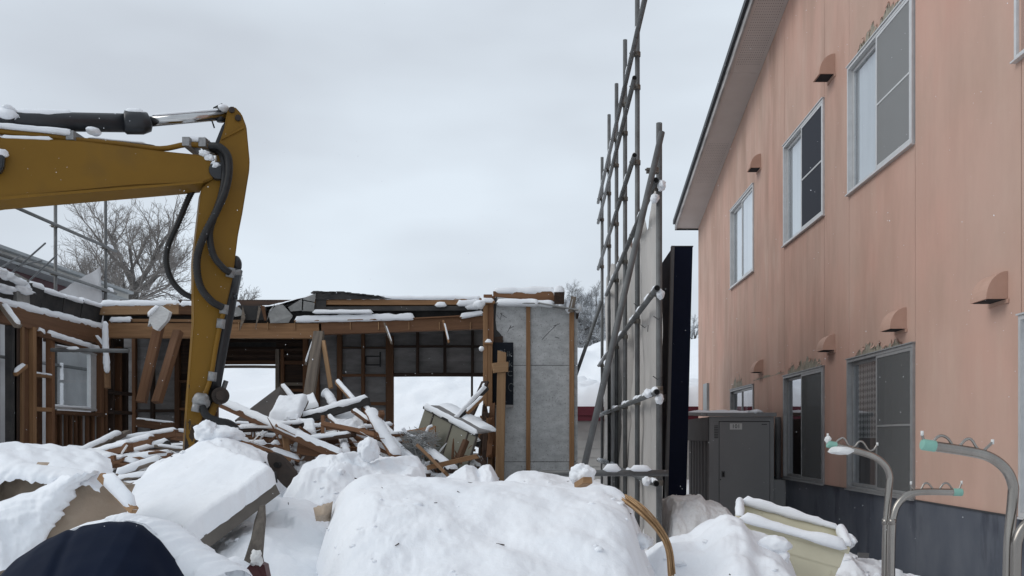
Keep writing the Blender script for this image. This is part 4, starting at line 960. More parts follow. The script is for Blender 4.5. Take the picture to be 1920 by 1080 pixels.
    # scratches and cracks
    for k, pts in enumerate((((931, 590), (938, 600), (941, 586)), ((938, 588), (950, 596)), ((952, 622), (958, 610), (956, 616), (964, 611)), ((1016, 637), (1030, 622), (1043, 610)), ((1038, 611), (1050, 607)), ((1040, 632), (1049, 634)))):
        MB().tube([pp(a, b, -.001) for a, b in pts], .0028, 4).build('crack', W['ink'], t)
    # cap of the panel wall, snow and beam stubs
    plank('cap_board', pp(930, 570, -.05), pp(1012, 571, -.05), .22, .016, W['board_silver'], t, snow=.07)
    plank('cap_board', pp(1010, 570, -.05), pp(1084, 583, -.05), .22, .018, W['board_silver'], t, snow=0)
    snow_cap(t, [pp(985, 569, -.05), pp(1041, 573, -.05)], .16, .06, 77)
    plank('beam', pp(925, 556, .1), pp(1042, 556, .1), .1, .13, W['wood_red'], t, snow=.07)
    plank('beam_end', pp(1048.5, 559, -.18), pp(1048.5, 559, .9), .135, .16, W['wood_dark'], t, snow=.09)
    plank('beam_end', pp(1070, 585, -.1), pp(1076, 556, -.14), .07, .07, W['wood_grey'], t, snow=0.06)
    blob('snow_lump', pp(1066, 574, -.08), (.05, .06, .09), W['snow'], t, 4); blob('snow_lump', pp(1083, 578, -.05), (.05, .08, .06), W['snow'], t, 6)
    blob('snow_lump', pp(903, 654, -.16), (.035, .04, .035), W['snow'], t, 9); blob('snow_lump', pp(899, 571, -.1), (.08, .07, .06), W['snow'], t, 2)
    plank('soffit_strip', pp(1083, 584, -.02), pp(1078, 620, .1), .03, .05, W['wood_dark'], t)
    # split stump of the corner post
    for i in range(16):
        r_ = random.Random(i + 5); x = r_.uniform(898, 924); y0 = r_.uniform(762, 800); y1 = r_.uniform(810, 862)
        plank('splinter', pp(x + r_.uniform(-8, 8), y1, -.1 - r_.random() * .1), pp(x, y0, -.1 - r_.random() * .12), r_.uniform(.03, .08), r_.uniform(.02, .05), W[r_.choice(['wood_dark', 'wood_brown', 'wood_red', 'wood_dark'])], t, jag=.09)
    return t
ruined_house()

# blackboard with chalk lettering on the panel, and the plank standing in front
def blackboard():
    Y = 12.09; t = thing('blackboard', 'black notice board with faint chalk writing on the grey panel wall', 'board', P(943, 765, Y))
    a, b = P(924, 764, Y), P(962.5, 642, Y)
    MB().box((a.x, Y, a.z), (b.x, Y + .02, b.z)).build('board', M_['blackboard'], t)
    MB().box((a.x, Y - .004, a.z), (b.x, Y - .001, a.z + .035)).build('lower_strip', M_['board_grey'], t)
    rot = Matrix.Rotation(R(90), 4, 'X')
    for s, px, py, sz in (('O', 938.5, 662, .105), ('i', 946, 661, .13), ('ik', 955, 664, .1), ('k', 957, 682, .12), ('C', 956, 701, .1)): text_mesh('lettering', s, sz, Matrix.Translation(P(px, py, Y - .002)) @ rot, M_['chalk'], t)
    c = P(958.5, 726, Y - .002); ring = [c + Vector((.035 * math.cos(q), 0, .05 * math.sin(q))) for q in [i / 12 * 1.6 * math.pi for i in range(13)]]
    MB().tube(ring, .005, 5).build('lettering', M_['chalk'], t)
blackboard()
def tan_post():
    Y = 11.9; o = plank('broken_post', P(937, 900, Y), P(941, 668, Y), 16 / F * Y, .09, M_['wood_pale'], jag=.09)
    tag(o, 'pale splintered post standing before the black notice board', 'post')
    p = plank('cross_block', P(926, 690, Y - .06), P(951, 688, Y - .06), .03, .13, M_['wood_pale'], o, jag=.03)
tan_post()

# ------------------------------------------------------------------ excavator arm
TH = R(25); AP = P(410, 320, 9.0); AD = Vector((math.cos(TH), math.sin(TH), 0)); AN = Vector((math.sin(TH), -math.cos(TH), 0))
CAMP = Vector((0, 0, CH))
def A(px, py, off=0.0):      # pixel on the near face of the arm, moved off metres away from it
    r = Vector(((px - CX) / F, 1, (CY - py) / F)); pl = AP + AN * -off
    s = AN.dot(pl - CAMP) / AN.dot(r); return CAMP + r * s
def excavator():
    t = thing('excavator_arm', 'yellow excavator boom and stick reaching down into the debris', 'excavator', (-3.4, 9, 0.5))
    B_ = AN * -1
    def ext(name, pts, off, th, m, parent=t, smooth=False, bev=0.012):
        a = [A(x, y, 0) + B_ * off for x, y in pts]; b = [p + B_ * th for p in a]
        o = MB().hexa(a, b).build(name, M_[m], parent)
        if bev:
            bm = bmesh.new(); bm.from_mesh(o.data); bmesh.ops.bevel(bm, geom=[e for e in bm.edges], offset=bev, segments=2, affect='EDGES', clamp_overlap=True); bm.to_mesh(o.data); bm.free()
        return o
    st = [(428, 203), (433, 198), (441, 198), (454, 212), (463, 236), (469, 300), (468, 320), (455, 400), (447, 440), (437, 520), (421, 590), (409, 640), (396, 720), (378, 790), (366, 838), (360, 900), (343, 900), (347, 838), (353, 740), (364, 600), (363, 480), (378, 352), (402, 330), (412, 265), (422, 236)]
    ext('stick', st, 0.02, 0.36, 'arm_yellow')
    bo = [(-420, 130), (-180, 205), (0, 258), (150, 265), (300, 284), (380, 292), (400, 305), (407, 322), (400, 336), (380, 344), (350, 346), (250, 350), (0, 374), (-180, 405), (-420, 455)]
    ext('boom', bo, -0.03, 0.36, 'arm_yellow')
    lip = [(0, 371), (350, 344), (380, 341), (380, 345), (350, 348), (0, 377), (-300, 424), (-300, 416)]
    ext('boom_flange', lip, -0.045, 0.39, 'arm_yellow', bev=0)
    # welded plate edge on the stick
    for pts in ([(415, 262), (420, 258), (456, 236), (458, 240)],): ext('weld_plate', pts, 0.0, 0.018, 'arm_yellow', bev=0)
    # dark slot between the lugs at the stick head
    ext('lug_gap', [(405, 262), (418, 230), (424, 222), (420, 250), (410, 268)], .1, .16, 'cyl_black', bev=0)
    for px, py, r in ((434, 207, .028), (446, 222, .03)): 
        c = A(px, py, .02); MB().tube([c - B_ * .03, c + B_ * .4], r, 16).build('pin', M_['rust_disc'], t, smooth=False)
    c = A(408, 322, 0); MB().tube([c - B_ * .055, c + B_ * .45], .085, 20).build('pivot_pin', M_['cyl_black'], t)
    # boom-mounted cylinder
    mid = 0.18
    def cp(px, py): return A(px, py, mid)
    MB().tube([cp(-260, 222), cp(262, 231)], .088, 20).build('cylinder_barrel', M_['cyl_black'], t, smooth=True)
    MB().tube([cp(232, 229), cp(236, 229.5), cp(266, 230), cp(280, 229), cp(283, 228.5)], [.09, .112, .112, .09, .05], 20).build('cylinder_head', M_['cyl_black'], t, smooth=True)
    MB().tube([cp(280, 228), cp(430, 215)], .05, 18).build('cylinder_rod', M_['chrome'], t, smooth=True)
    MB().tube([cp(412, 203), cp(415, 228)], .045, 12).build('rod_eye', M_['cyl_black'], t, smooth=True)
    c = cp(14, 226); MB().tube([c + AN * .12, c - AN * .12], .07, 14).build('port_boss', M_['cyl_black'], t, smooth=True)
    for a, b, w_, th, s in (((-60, 216), (140, 218), .13, .06, 1), ((232, 213), (272, 214), .13, .05, 2), ((285, 218), (425, 206), .07, .018, 3)): snow_cap(t, [cp(*a), cp(*b)], w_, th, s)
    for px, py, r_ in ((12, 216, .1), (18, 205, .05), (175, 246, .06), (420, 203, .05)): blob('snow_lump', A(px, py, .1), (r_, .09, r_ * .6), M_['snow'], t, px)
    # steel pipes along the boom, with clamps and snow
    tube = [(-120, 235), (0, 247), (90, 256), (140, 262), (220, 270), (300, 279), (350, 271), (396, 275)]
    for k, off in enumerate((.05, .14, .24)):
        MB().tube(smooth_path([A(x, y, off) for x, y in tube], 4), .026, 10).build('hydraulic_pipe', M_['arm_yellow'], t, smooth=True)
    for px, py in ((147, 263), (360, 274), (390, 275)):
        c = A(px, py, .14); q = MB(); q.box((c.x - .035, c.y - .16, c.z - .045), (c.x + .035, c.y + .14, c.z + .04)); q.build('pipe_clamp', M_['grey_bracket'], t)
    snow_cap(t, smooth_path([A(x, y - 4, .14) for x, y in tube[:4]], 3), .3, .05, 7); snow_cap(t, [A(165, 262, .14), A(290, 274, .14)], .16, .015, 9, gaps=.35); snow_cap(t, [A(345, 266, .14), A(392, 268, .14)], .2, .05, 10)
    snow_cap(t, [A(0, 258.5, .0), A(100, 262, .0)], .06, .03, 13, gaps=.3)
    for px, py in ((383, 288), (392, 296), (404, 310)): blob('snow_lump', A(px, py, -.03), (.05, .05, .035), M_['snow'], t, px, .4)
    # dark bracket peeking in at the left edge
    ext('boom_bracket', [(-30, 290), (8, 287), (12, 300), (10, 322), (2, 331), (-30, 333)], -.14, .1, 'cyl_black'); blob('snow_lump', A(2, 287, -.1), (.06, .07, .035), M_['snow'], t, 3)
    # hoses (ribbed)
    def hose(pts, r, off):
        path = smooth_path([A(x, y, off + o) for x, y, o in pts], 18)
        rr = [r * (1 + .09 * (1 if i % 2 else -1)) for i in range(len(path))]
        MB().tube(path, rr, 10).build('hose', M_['black_rubber'], t, smooth=True)
    hose([(393, 274, .0), (412, 276, -.06), (427, 293, -.1), (429, 325, -.11), (421, 362, -.11), (404, 400, -.1), (380, 448, -.09), (369, 490, -.08), (375, 535, -.08), (396, 564, -.07), (418, 577, -.05)], .036, -.02)
    hose([(396, 278, .08), (416, 290, .02), (421, 330, -.04), (414, 370, -.06), (400, 410, -.06), (393, 440, -.06), (400, 478, -.06), (418, 502, -.06), (432, 512, -.05)], .033, -.02)
    hose([(368, 345, .2), (352, 375, .24), (334, 418, .28), (316, 458, .32), (312, 492, .34), (322, 525, .34), (342, 548, .32), (366, 560, .3)], .03, .1)
    hose([(378, 762, -.08), (388, 780, -.12), (408, 789, -.14), (430, 794, -.14), (443, 806, -.14), (447, 828, -.14)], .036, -.02)
    # small return pipe on the stick, with its silver clamps
    MB().tube(smooth_path([A(*q, -.03) for q in ((422, 578), (414, 605), (405, 650), (396, 705), (388, 730), (380, 748))], 6), .022, 10).build('hydraulic_pipe', M_['arm_yellow'], t, smooth=True)
    for px, py, m in ((414, 607, 'chrome'), (398, 706, 'chrome'), (420, 580, 'grey_bracket'), (432, 511, 'grey_bracket')):
        c = A(px, py, -.03); MB().tube([c + Vector((.006, 0, .045)), c - Vector((.006, 0, .045))], .042, 12).build('pipe_clamp', M_['grey_bracket'], t, smooth=True)
    # bucket cylinder on the far edge of the stick
    MB().tube([A(441, 505, .2), A(425, 585, .2), A(404, 700, .2), A(392, 770, .2)], .075, 16).build('bucket_cylinder', M_['cyl_black'], t, smooth=True)
    blob('cylinder_cap', A(443, 496, .2), (.055, .06, .09), M_['cyl_black'], t, 1, .05)
    MB().tube([A(432, 512, .05), A(452, 510, .05)], .028, 10).build('cylinder_pin', M_['grey_bracket'], t, smooth=True)
    MB().tube([A(437, 556, .05), A(445, 556, .05)], .03, 10).build('cylinder_pin', M_['cyl_black'], t, smooth=True)
    MB().tube([A(424, 714, .2), A(408, 760, .2)], .025, 10).build('link_rod', M_['steel_pipe'], t, smooth=True)
    c = A(411, 743, .1); MB().tube([c + AN * .14, c - AN * .14], .085, 18).build('link_pin', M_['rust_disc'], t)
    MB().tube([c + AN * .17, c + AN * .141], .05, 14).build('link_pin', M_['rust_disc'], t)
    ext('bucket_link', [(404, 745), (416, 750), (395, 800), (372, 840), (360, 835), (385, 785)], .06, .1, 'arm_yellow')
    c = A(377, 752, -.06); blob('hose_fitting', c, (.085, .06, .08), M_['grey_bracket'], t, 3, .15)
    MB().tube([A(369, 758, -.1), A(366, 772, -.1)], .04, 10).build('hose_fitting', M_['grey_bracket'], t, smooth=True)
    MB().tube([A(430, 203, .2), A(416, 195, .2), A(401, 202, .2), A(396, 222, .2), A(402, 240, .2)], .008, 6).build('thin_hose', M_['black_rubber'], t, smooth=True)
excavator()

# ------------------------------------------------------------------ debris: every loose board is a thing of its own
GP = 'loose boards in the debris pile'
def loose(name, label, a, Ya, b, Yb, wpx, hpx, m, snow=.05, roll=0.0, cat='plank', jag=.0, gaps=0.0, group=GP):
    p, q = P(*a, Ya), P(*b, Yb); Y = (Ya + Yb) / 2
    o = plank(name, p, q, wpx / F * Y, hpx / F * Y, M_[m], None, roll, snow * .66, jag, gaps)
    return tag(o, label, cat, group)

loose('timber_beam', 'long snow-topped brown beam slanting down right from the excavator link', (416, 758), 10.4, (640, 858), 9.3, 12, 13, 'wood_brown', .085)
loose('timber_beam', 'black snow-topped beam rising right across the debris pile', (505, 806), 10.9, (692, 752), 10.7, 12, 14, 'board_black', .09)
loose('plank', 'wide snow-covered board sliding down right of centre in the pile', (694, 772), 10.2, (742, 856), 9.5, 26, 5, 'wood_red', .075, roll=-.25)
loose('plank', 'narrow snow-topped batten right beside the wide sliding board', (676, 755), 10.8, (752, 832), 10.2, 7, 8, 'wood_brown', .05)
loose('plank', 'short snow-topped stick leaning above the black beam', (632, 716), 12.2, (664, 752), 11.6, 8, 8, 'wood_tan', .05)
loose('plank', 'short snow-capped stub poking up beside the wide sliding board', (716, 773), 10.0, (708, 800), 10.15, 10, 11, 'wood_brown', .05)
loose('plank', 'thin pale batten pointing down right in the middle of the pile', (615, 780), 10.2, (678, 846), 9.6, 6, 7, 'wood_red', .05)
loose('post_stub', 'upright brown stub with snow cap below the black beam', (606, 830), 10.1, (606, 780), 10.2, 7, 9, 'wood_red', .03, cat='post')
loose('post_stub', 'small upright stub left in the pile beside the long slanting beam', (475, 836), 10.1, (476, 792), 10.2, 7, 8, 'wood_red', .03, cat='post')
loose('post_stub', 'upright brown stub under the long slanting beam', (540, 862), 9.7, (534, 815), 9.9, 11, 11, 'wood_tan', 0, cat='post')
loose('post_stub', 'short thin upright stub in the centre of the pile', (661, 838), 10.3, (655, 804), 10.5, 6, 7, 'wood_brown', .03, cat='post')
loose('timber_beam', 'wide brown beam lying level under the pile', (592, 832), 10.4, (705, 828), 10.5, 14, 22, 'wood_brown', .0)
loose('timber_beam', 'brown beam lying level under the long slanting beam', (432, 828), 10.2, (560, 858), 10.0, 10, 10, 'wood_tan', .0)
loose('timber_beam', 'dark red beam at the front of the pile', (560, 838), 9.8, (700, 858), 9.7, 14, 26, 'wood_brown', .0)
loose('plank', 'thin batten crossing under the wide sliding board', (650, 845), 9.8, (700, 822), 10.0, 6, 6, 'wood_tan', .0)
loose('timber_beam', 'thick snow-coated log end lying toward the viewer', (640, 808), 10.2, (650, 858), 9.4, 16, 10, 'wood_brown', .09)
loose('plank', 'snow-loaded short board left of the wide sliding board', (662, 770), 10.6, (692, 792), 10.4, 9, 7, 'wood_brown', .05)
loose('plank', 'thin snowy batten running right past the sliding board', (703, 822), 10.3, (765, 812), 10.2, 6, 7, 'wood_brown', .035)
loose('plank', 'snow-covered board descending to the right heap', (732, 828), 10.1, (800, 892), 9.3, 16, 8, 'wood_dark', .08)
loose('plank', 'second snow-covered board descending beside the olive panels', (772, 822), 10.2, (852, 884), 9.4, 18, 8, 'wood_dark', .07)
loose('plank', 'bare tan plank lying diagonally in front of the olive panels', (786, 838), 9.5, (838, 890), 8.9, 17, 6, 'wood_tan', .0, roll=-.7)
loose('plank', 'bare tan batten crossing the diagonal tan plank', (806, 876), 9.2, (892, 856), 9.3, 8, 9, 'wood_tan', .0, jag=.04)
loose('plank', 'bare brown stick leaning under the olive panels', (858, 866), 9.6, (874, 826), 9.7, 10, 10, 'wood_brown', .0)
loose('plank', 'snowy dark board leaning up toward the corner post', (848, 796), 10.8, (912, 728), 11.4, 10, 7, 'board_black', .08)
loose('plank', 'dark board behind the leaning snowy board', (880, 782), 11.4, (910, 716), 11.7, 16, 5, 'wood_dark', .02)
loose('plank', 'short snowy stick beside the split corner post', (876, 775), 10.8, (908, 744), 10.9, 7, 6, 'wood_tan', .06)
loose('plank', 'snowy flat board behind the olive panels', (838, 792), 10.9, (906, 802), 10.9, 14, 5, 'wood_grey', .07)
loose('plank', 'snowy stick above the flat board by the corner post', (858, 786), 11.1, (905, 790), 11.1, 8, 5, 'wood_red', .06)
loose('plank', 'brown block jammed against the split corner post', (880, 800), 10.9, (906, 799), 11.0, 12, 8, 'wood_tan', .0)
# left stack in front of the stud wall
loose('plank', 'grey snow-topped board sloping up from the lower left of the stack', (118, 864), 9.6, (222, 812), 10.6, 18, 6, 'wood_grey', .05, group='boards stacked before the stud wall')
loose('plank', 'grey board under the sloping snow-topped one', (170, 848), 10.2, (236, 812), 10.9, 12, 8, 'wood_grey', .0, jag=.06, group='boards stacked before the stud wall')
loose('timber_beam', 'thick brown snow-topped beam with a cut end in the left stack', (160, 860), 10.1, (244, 838), 9.7, 14, 17, 'wood_red', .075, group='boards stacked before the stud wall')
loose('timber_beam', 'brown snow-topped beam second from top in the left stack', (218, 842), 10.4, (288, 826), 10.2, 14, 16, 'wood_red', .075, group='boards stacked before the stud wall')
loose('timber_beam', 'topmost brown beam of the left stack reaching behind the excavator stick', (220, 830), 10.9, (332, 812), 10.8, 13, 14, 'wood_red', .06, group='boards stacked before the stud wall')
loose('timber_beam', 'short snow-topped black beam beside the excavator stick', (240, 858), 10.2, (318, 832), 10.2, 12, 13, 'board_black', .08, group='boards stacked before the stud wall')
loose('timber_beam', 'long brown snow-topped beam low in the left stack', (182, 874), 9.7, (322, 858), 9.6, 14, 18, 'wood_red', .075, group='boards stacked before the stud wall')
loose('plank', 'short snow-topped block on the low long beam', (188, 860), 9.5, (216, 858), 9.5, 10, 9, 'wood_brown', .06, group='boards stacked before the stud wall')
loose('plank', 'lower snow-covered board rising right toward the slab', (218, 892), 9.3, (306, 862), 9.4, 14, 7, 'wood_grey', .09, group='boards stacked before the stud wall')
loose('plank', 'bottom snow-covered board of the left stack', (218, 900), 9.1, (290, 890), 9.1, 14, 6, 'wood_grey', .06, group='boards stacked before the stud wall')
loose('plank', 'tan sliver under the bottom board of the left stack', (215, 910), 9.0, (280, 902), 9.0, 12, 5, 'wood_tan', .03, group='boards stacked before the stud wall')
loose('plank', 'brown scarred board hanging behind the excavator stick', (256, 792), 12.8, (325, 800), 12.5, 8, 16, 'wood_brown', .03, group='boards stacked before the stud wall')
# hanging planks
loose('plank', 'reddish plank hanging from the girder below a white foam scrap', (300, 605), 13.0, (265, 754), 12.7, 17, 12, 'wood_red', .0, group='planks hanging from the girder', jag=.01)
loose('plank', 'reddish snow-flecked plank hanging beside the excavator stick', (334, 622), 12.9, (294, 754), 12.5, 17, 12, 'wood_red', .0, group='planks hanging from the girder', jag=.01)
loose('plank', 'thick weathered plank leaning against the girder at mid house', (598, 625), 13.2, (578, 752), 12.6, 19, 12, 'wood_grey', .02, group='planks hanging from the girder', jag=.03)
loose('plank', 'thin pale lath hanging beside the thick weathered plank', (606, 640), 13.1, (620, 726), 12.9, 8, 6, 'wood_pale', .0, group='planks hanging from the girder', jag=.02)
loose('plank', 'short lath splayed left of the thick weathered plank', (602, 632), 13.2, (590, 690), 13.0, 6, 6, 'wood_brown', .0, group='planks hanging from the girder', jag=.03)
loose('plank', 'snow-coated stick hanging from the left wall corner', (197, 606), 12.9, (202, 728), 12.7, 9, 8, 'wood_tan', .0, group='planks hanging from the girder')
o = bpy.data.objects[[k for k in WM][-1]]
def coat(parent, pts, r, seed):    # snow clinging all round an upright stick
    path = smooth_path(pts, 10); rr = [r * (1 + .3 * fbm((seed, i * .35, 0), 1, 3)) for i in range(len(path))]; rr[0] *= .5; rr[-1] *= .5
    MB().tube(path, rr, 10).build('snow_layer', M_['snow'], parent, smooth=True)
coat(o, [P(197, 603, 12.85), P(198, 650, 12.8), P(201, 699, 12.7)], .042, 3)
loose('plank', 'small snowy stick dangling left of the hanging coated stick', (178, 630), 13.0, (197, 655), 12.9, 7, 6, 'wood_brown', .06, group='planks hanging from the girder')
sp = pipe('loose_pipe', P(96, 656, 11.9), P(242, 658, 11.9), None); tag(sp, 'grey steel tube lying across the top of the ruined window', 'pipe')
snow_cap(sp, [P(125, 654, 11.9), P(150, 654, 11.9)], .05, .03, 5); 
lp = loose('plank', 'slim tan lath jutting at the left stud with a snow knob', (28, 702), 11.2, (48, 686), 11.4, 9, 7, 'wood_tan', .07)
loose('plank', 'snow-caked torn board hanging at the far left wall', (4, 572), 10.9, (34, 612), 10.8, 14, 8, 'wood_grey', .08)

# foam scrap on the hanging plank
def foam():
    pts = [(277, 612), (281, 590), (300, 573), (318, 585), (313, 600), (295, 620), (287, 616), (282, 606)]
    a = [P(x, y, 12.75) for x, y in pts]; b = [p + Vector((.01, .07, 0)) for p in a]
    o = MB().hexa(a, b).build('foam_scrap', M_['foam_white']); tag(o, 'torn white foam slab caught on the hanging plank', 'foam')
    snow_cap(o, [P(279, 594, 12.78), P(300, 574, 12.78)], .09, .05, 8)
foam()

def slab_thing(name, label, cat, quad, depths, th, m, snow=0.0, group=None, n=24, edge=0.03, seed=0, amp=.3, up=None):
    c = [P(*q, d) for q, d in zip(quad, depths)]
    nn = (c[1] - c[0]).cross(c[3] - c[0]).normalized(); nn = nn if nn.z > 0 else -nn
    o = MB().hexa(c, [p - nn * th for p in c]).build(name, m); tag(o, label, cat, group)
    if snow:
        vs = []; top = []
        for i in range(n + 1):
            for j in range(n + 1):
                u, v = i / n, j / n; p = (c[0].lerp(c[1], u)).lerp(c[3].lerp(c[2], u), v)
                lu = (c[1] - c[0]).length; lv = (c[3] - c[0]).length
                e = min(u * lu, (1 - u) * lu, v * lv, (1 - v) * lv) / (snow * .6); e = min(1, e); e = math.sqrt(1 - (1 - e) ** 2)
                q = p + Vector((0, 0, 1)) * (snow * e * (1 + amp * fbm(p * 3 + Vector((seed, 0, 0)), 1, 4)) - .004)
                q += (p - (c[0] + c[2]) / 2) * (.02 * fbm(p * 9, 1, 3) + .015)
                vs.append(q)
        MB().add(vs, [(i*(n+1)+j, (i+1)*(n+1)+j, (i+1)*(n+1)+j+1, i*(n+1)+j+1) for i in range(n) for j in range(n)]).build('snow_layer', M_['snow'], o, smooth=True)
    return o
slab_thing('dark_sheet', 'dark brown sheet tilted up in front of the left opening', 'sheet', [(440, 788), (505, 800), (580, 770), (527, 722)], [11.4, 11.2, 11.6, 11.9], .03, M_['sheet_brown'])
loose('plank', 'snowy edge strip along the top right of the dark tilted sheet', (528, 722), 11.75, (560, 762), 11.5, 7, 7, 'wood_dark', .07)
slab_thing('snowy_board', 'flat board under thick snow above the long slanting beam', 'board', [(502, 790), (562, 784), (578, 750), (520, 754)], [10.6, 10.6, 11.2, 11.2], .03, M_['wood_dark'], .1)
slab_thing('snowy_board', 'small snowy board behind the flat thick-snow board', 'board', [(572, 768), (598, 762), (588, 742), (570, 748)], [11.3, 11.3, 11.6, 11.6], .03, M_['wood_dark'], .07)
slab_thing('snowy_board', 'snow-covered board below the black beam', 'board', [(548, 815), (594, 818), (590, 796), (556, 794)], [10.2, 10.2, 10.6, 10.6], .03, M_['wood_dark'], .08)
slab_thing('crumpled_sheet', 'pale crumpled sheet under the black beam', 'sheet', [(610, 808), (690, 815), (672, 780), (628, 776)], [10.5, 10.5, 10.9, 10.9], .02, M_['board_silver'], .05, amp=1.2)
coat(tag(plank('stick', P(612, 738, 11.6), P(630, 760, 11.4), .03, .03, M_['wood_brown']), 'crooked stick wrapped in snow behind the black beam', 'stick'), [P(609, 736, 11.6), P(617, 742, 11.55), P(622, 752, 11.45), P(630, 765, 11.35)], .055, 6)
# cable loops coated in snow
def cable(label, pts, Y, r=.018):
    path = smooth_path([P(x, y, Y) for x, y in pts], 8); o = MB().tube(path, r * .5, 6).build('cable', M_['black_rubber'], smooth=True); tag(o, label, 'cable')
    MB().tube([p + Vector((0, 0, r * .4)) for p in path], [r * (1 + .3 * fbm((p.x * 9, p.z * 9, 0), 1, 2)) for p in path], 8).build('snow_layer', M_['snow'], o, smooth=True)
cable('snow-coated cable loop hanging from the black beam', [(538, 783), (543, 793), (550, 796), (557, 788), (560, 778)], 10.6)
cable('snow-coated cable sagging over the brown box', [(755, 804), (765, 815), (782, 820), (797, 815), (803, 803), (811, 799)], 9.9)

def olive():
    t = thing('siding_panel', 'olive green metal siding section tilted in the debris with snow on its edge', 'siding', P(840, 860, 10.6))
    a, b = P(797, 764, 11.0), P(895, 816, 10.2); dn = P(768, 852, 10.75) - a; dn2 = P(868, 905, 10.0) - b
    cuts = [0, .19, .55, .85, 1.0]
    for u0, u1 in zip(cuts[:-1], cuts[1:]):
        p0, p1 = a.lerp(b, u0 + .004), a.lerp(b, u1 - .004); q0, q1 = p0 + dn.lerp(dn2, u0), p1 + dn.lerp(dn2, u1)
        bk = Vector((.03, .06, .0)); A_ = [p0, p1, q1, q0]
        MB().hexa(A_, [p + bk * .5 for p in A_]).build('siding_sheet', M_['siding_olive'], t)
        MB().tube([p1 + Vector((0, -.004, 0)), q1 + Vector((0, -.004, 0))], .012, 6).build('seam', M_['sheet_brown'], t)
    bk = P(850, 772, 11.9) - P(797, 762, 11.0)
    top = MB().hexa([a + Vector((0, 0, .012)), b + Vector((0, 0, .012)), b + Vector((.15, .5, .04)), a + Vector((.25, .6, .02))], [a + Vector((0, 0, .03)), b + Vector((0, 0, .03)), b + Vector((.15, .5, .06)), a + Vector((.25, .6, .04))]).build('top_sheet', M_['board_grey'], t)
    plank('edge_flashing', a + Vector((-.01, -.02, .0)), b + Vector((0, -.02, 0)), .03, .035, M_['board_black'], t, snow=.055)
    snow_cap(top, [a + Vector((.2, .45, .03)), b + Vector((.1, .4, .05))], .25, .05, 8)
olive()
o = slab_thing('brown_box_side', 'brown cardboard-like box side behind the snowy straw', 'box', [(735, 812), (816, 798), (816, 842), (738, 850)], [10.6, 10.5, 10.4, 10.5], .03, M_['cardboard'])
def straw():
    mb = MB(); r_ = random.Random(4)
    for i in range(520):
        c = P(r_.uniform(758, 816), r_.uniform(812, 858), r_.uniform(9.7, 10.3)); d = Vector((r_.gauss(0, 1), r_.gauss(0, 1), r_.gauss(0, .5))).normalized() * r_.uniform(.04, .12)
        mb.tube([c - d, c + Vector((0, 0, .02)), c + d], r_.uniform(.0015, .004), 4, caps=False)
    o = mb.build('wire_straw', M_['board_silver']); tag(o, 'tangled snowy fibres spilling from the brown box', 'fibre', kind='stuff')
straw()
def filler():
    r_ = random.Random(21)
    for i in range(170):
        px = r_.uniform(130, 865); y = r_.uniform(9.6, 12.4) if px < 760 else r_.uniform(11.0, 12.2)
        if 330 < px < 420 and y < 9.9: y += .8
        lim = np.interp(px, [130, 230, 330, 440, 520, 600, 690, 740, 800, 905], [872, 842, 842, 800, 792, 796, 800, 838, 842, 806]) + 6
        py = lim + r_.random() ** 1.3 * 44; L = r_.uniform(.45, (1.4 if i % 4 else 2.1) if px < 690 else .65); a = r_.gauss(.15, .3) if px < 340 else r_.choice([r_.gauss(-.6, .35), r_.gauss(.3, .4)])
        c = P(px, py, y); d = Vector((math.cos(a) * .9, r_.uniform(-.5, .5), math.sin(a) * .62 - .02)).normalized() * L / 2
        if max((c + d).z, (c - d).z) > CH + (CY - lim + 6) / F * y: d.z *= .2
        if c.z < .35: continue
        o = plank('debris_board', c - d, c + d, r_.uniform(.04, .12), r_.uniform(.02, .055), M_[r_.choice(['wood_brown', 'wood_dark', 'wood_red', 'wood_grey', 'wood_brown', 'wood_brown', 'board_black', 'wood_red'])], None, r_.uniform(-.5, .5), r_.choice([0, .025, .035, .04]), r_.choice([0, .03, .06]), .15)
        k = 'left stack before the stud wall' if px < 335 else 'pile between the excavator stick and the left opening' if px < 520 else 'middle of the debris pile below the black beam' if px < 725 else 'rubble around the olive siding section'
        tag(o, 'loose snow-dusted board half buried in the ' + k, 'plank', 'buried boards in the ' + k)
filler()
def chips():
    r_ = random.Random(77); mb = MB(); ms = MB()
    for i in range(240):
        px = r_.uniform(200, 890); y = r_.uniform(9.4, 11.6)
        lim = np.interp(px, [130, 230, 330, 440, 520, 600, 690, 740, 800, 905], [872, 846, 846, 806, 798, 800, 804, 840, 850, 812])
        c = P(px, lim + r_.random() * 50, y); d = Vector((r_.gauss(0, 1), r_.gauss(0, .6), r_.gauss(0, .55))).normalized() * r_.uniform(.05, .2); w = r_.uniform(.004, .016)
        (mb if i % 3 else ms).tube([c - d, c + d * .2 + Vector((0, 0, .01)), c + d], [w, w, w * .3], 4)
    tag(mb.build('wood_splinters', M_['wood_brown']), 'small torn wood splinters strewn over the debris pile', 'splinters', kind='stuff')
    tag(ms.build('snow_flecked_splinters', M_['snow_dirty']), 'small snow-crusted splinters strewn over the debris pile', 'splinters', kind='stuff')
chips()
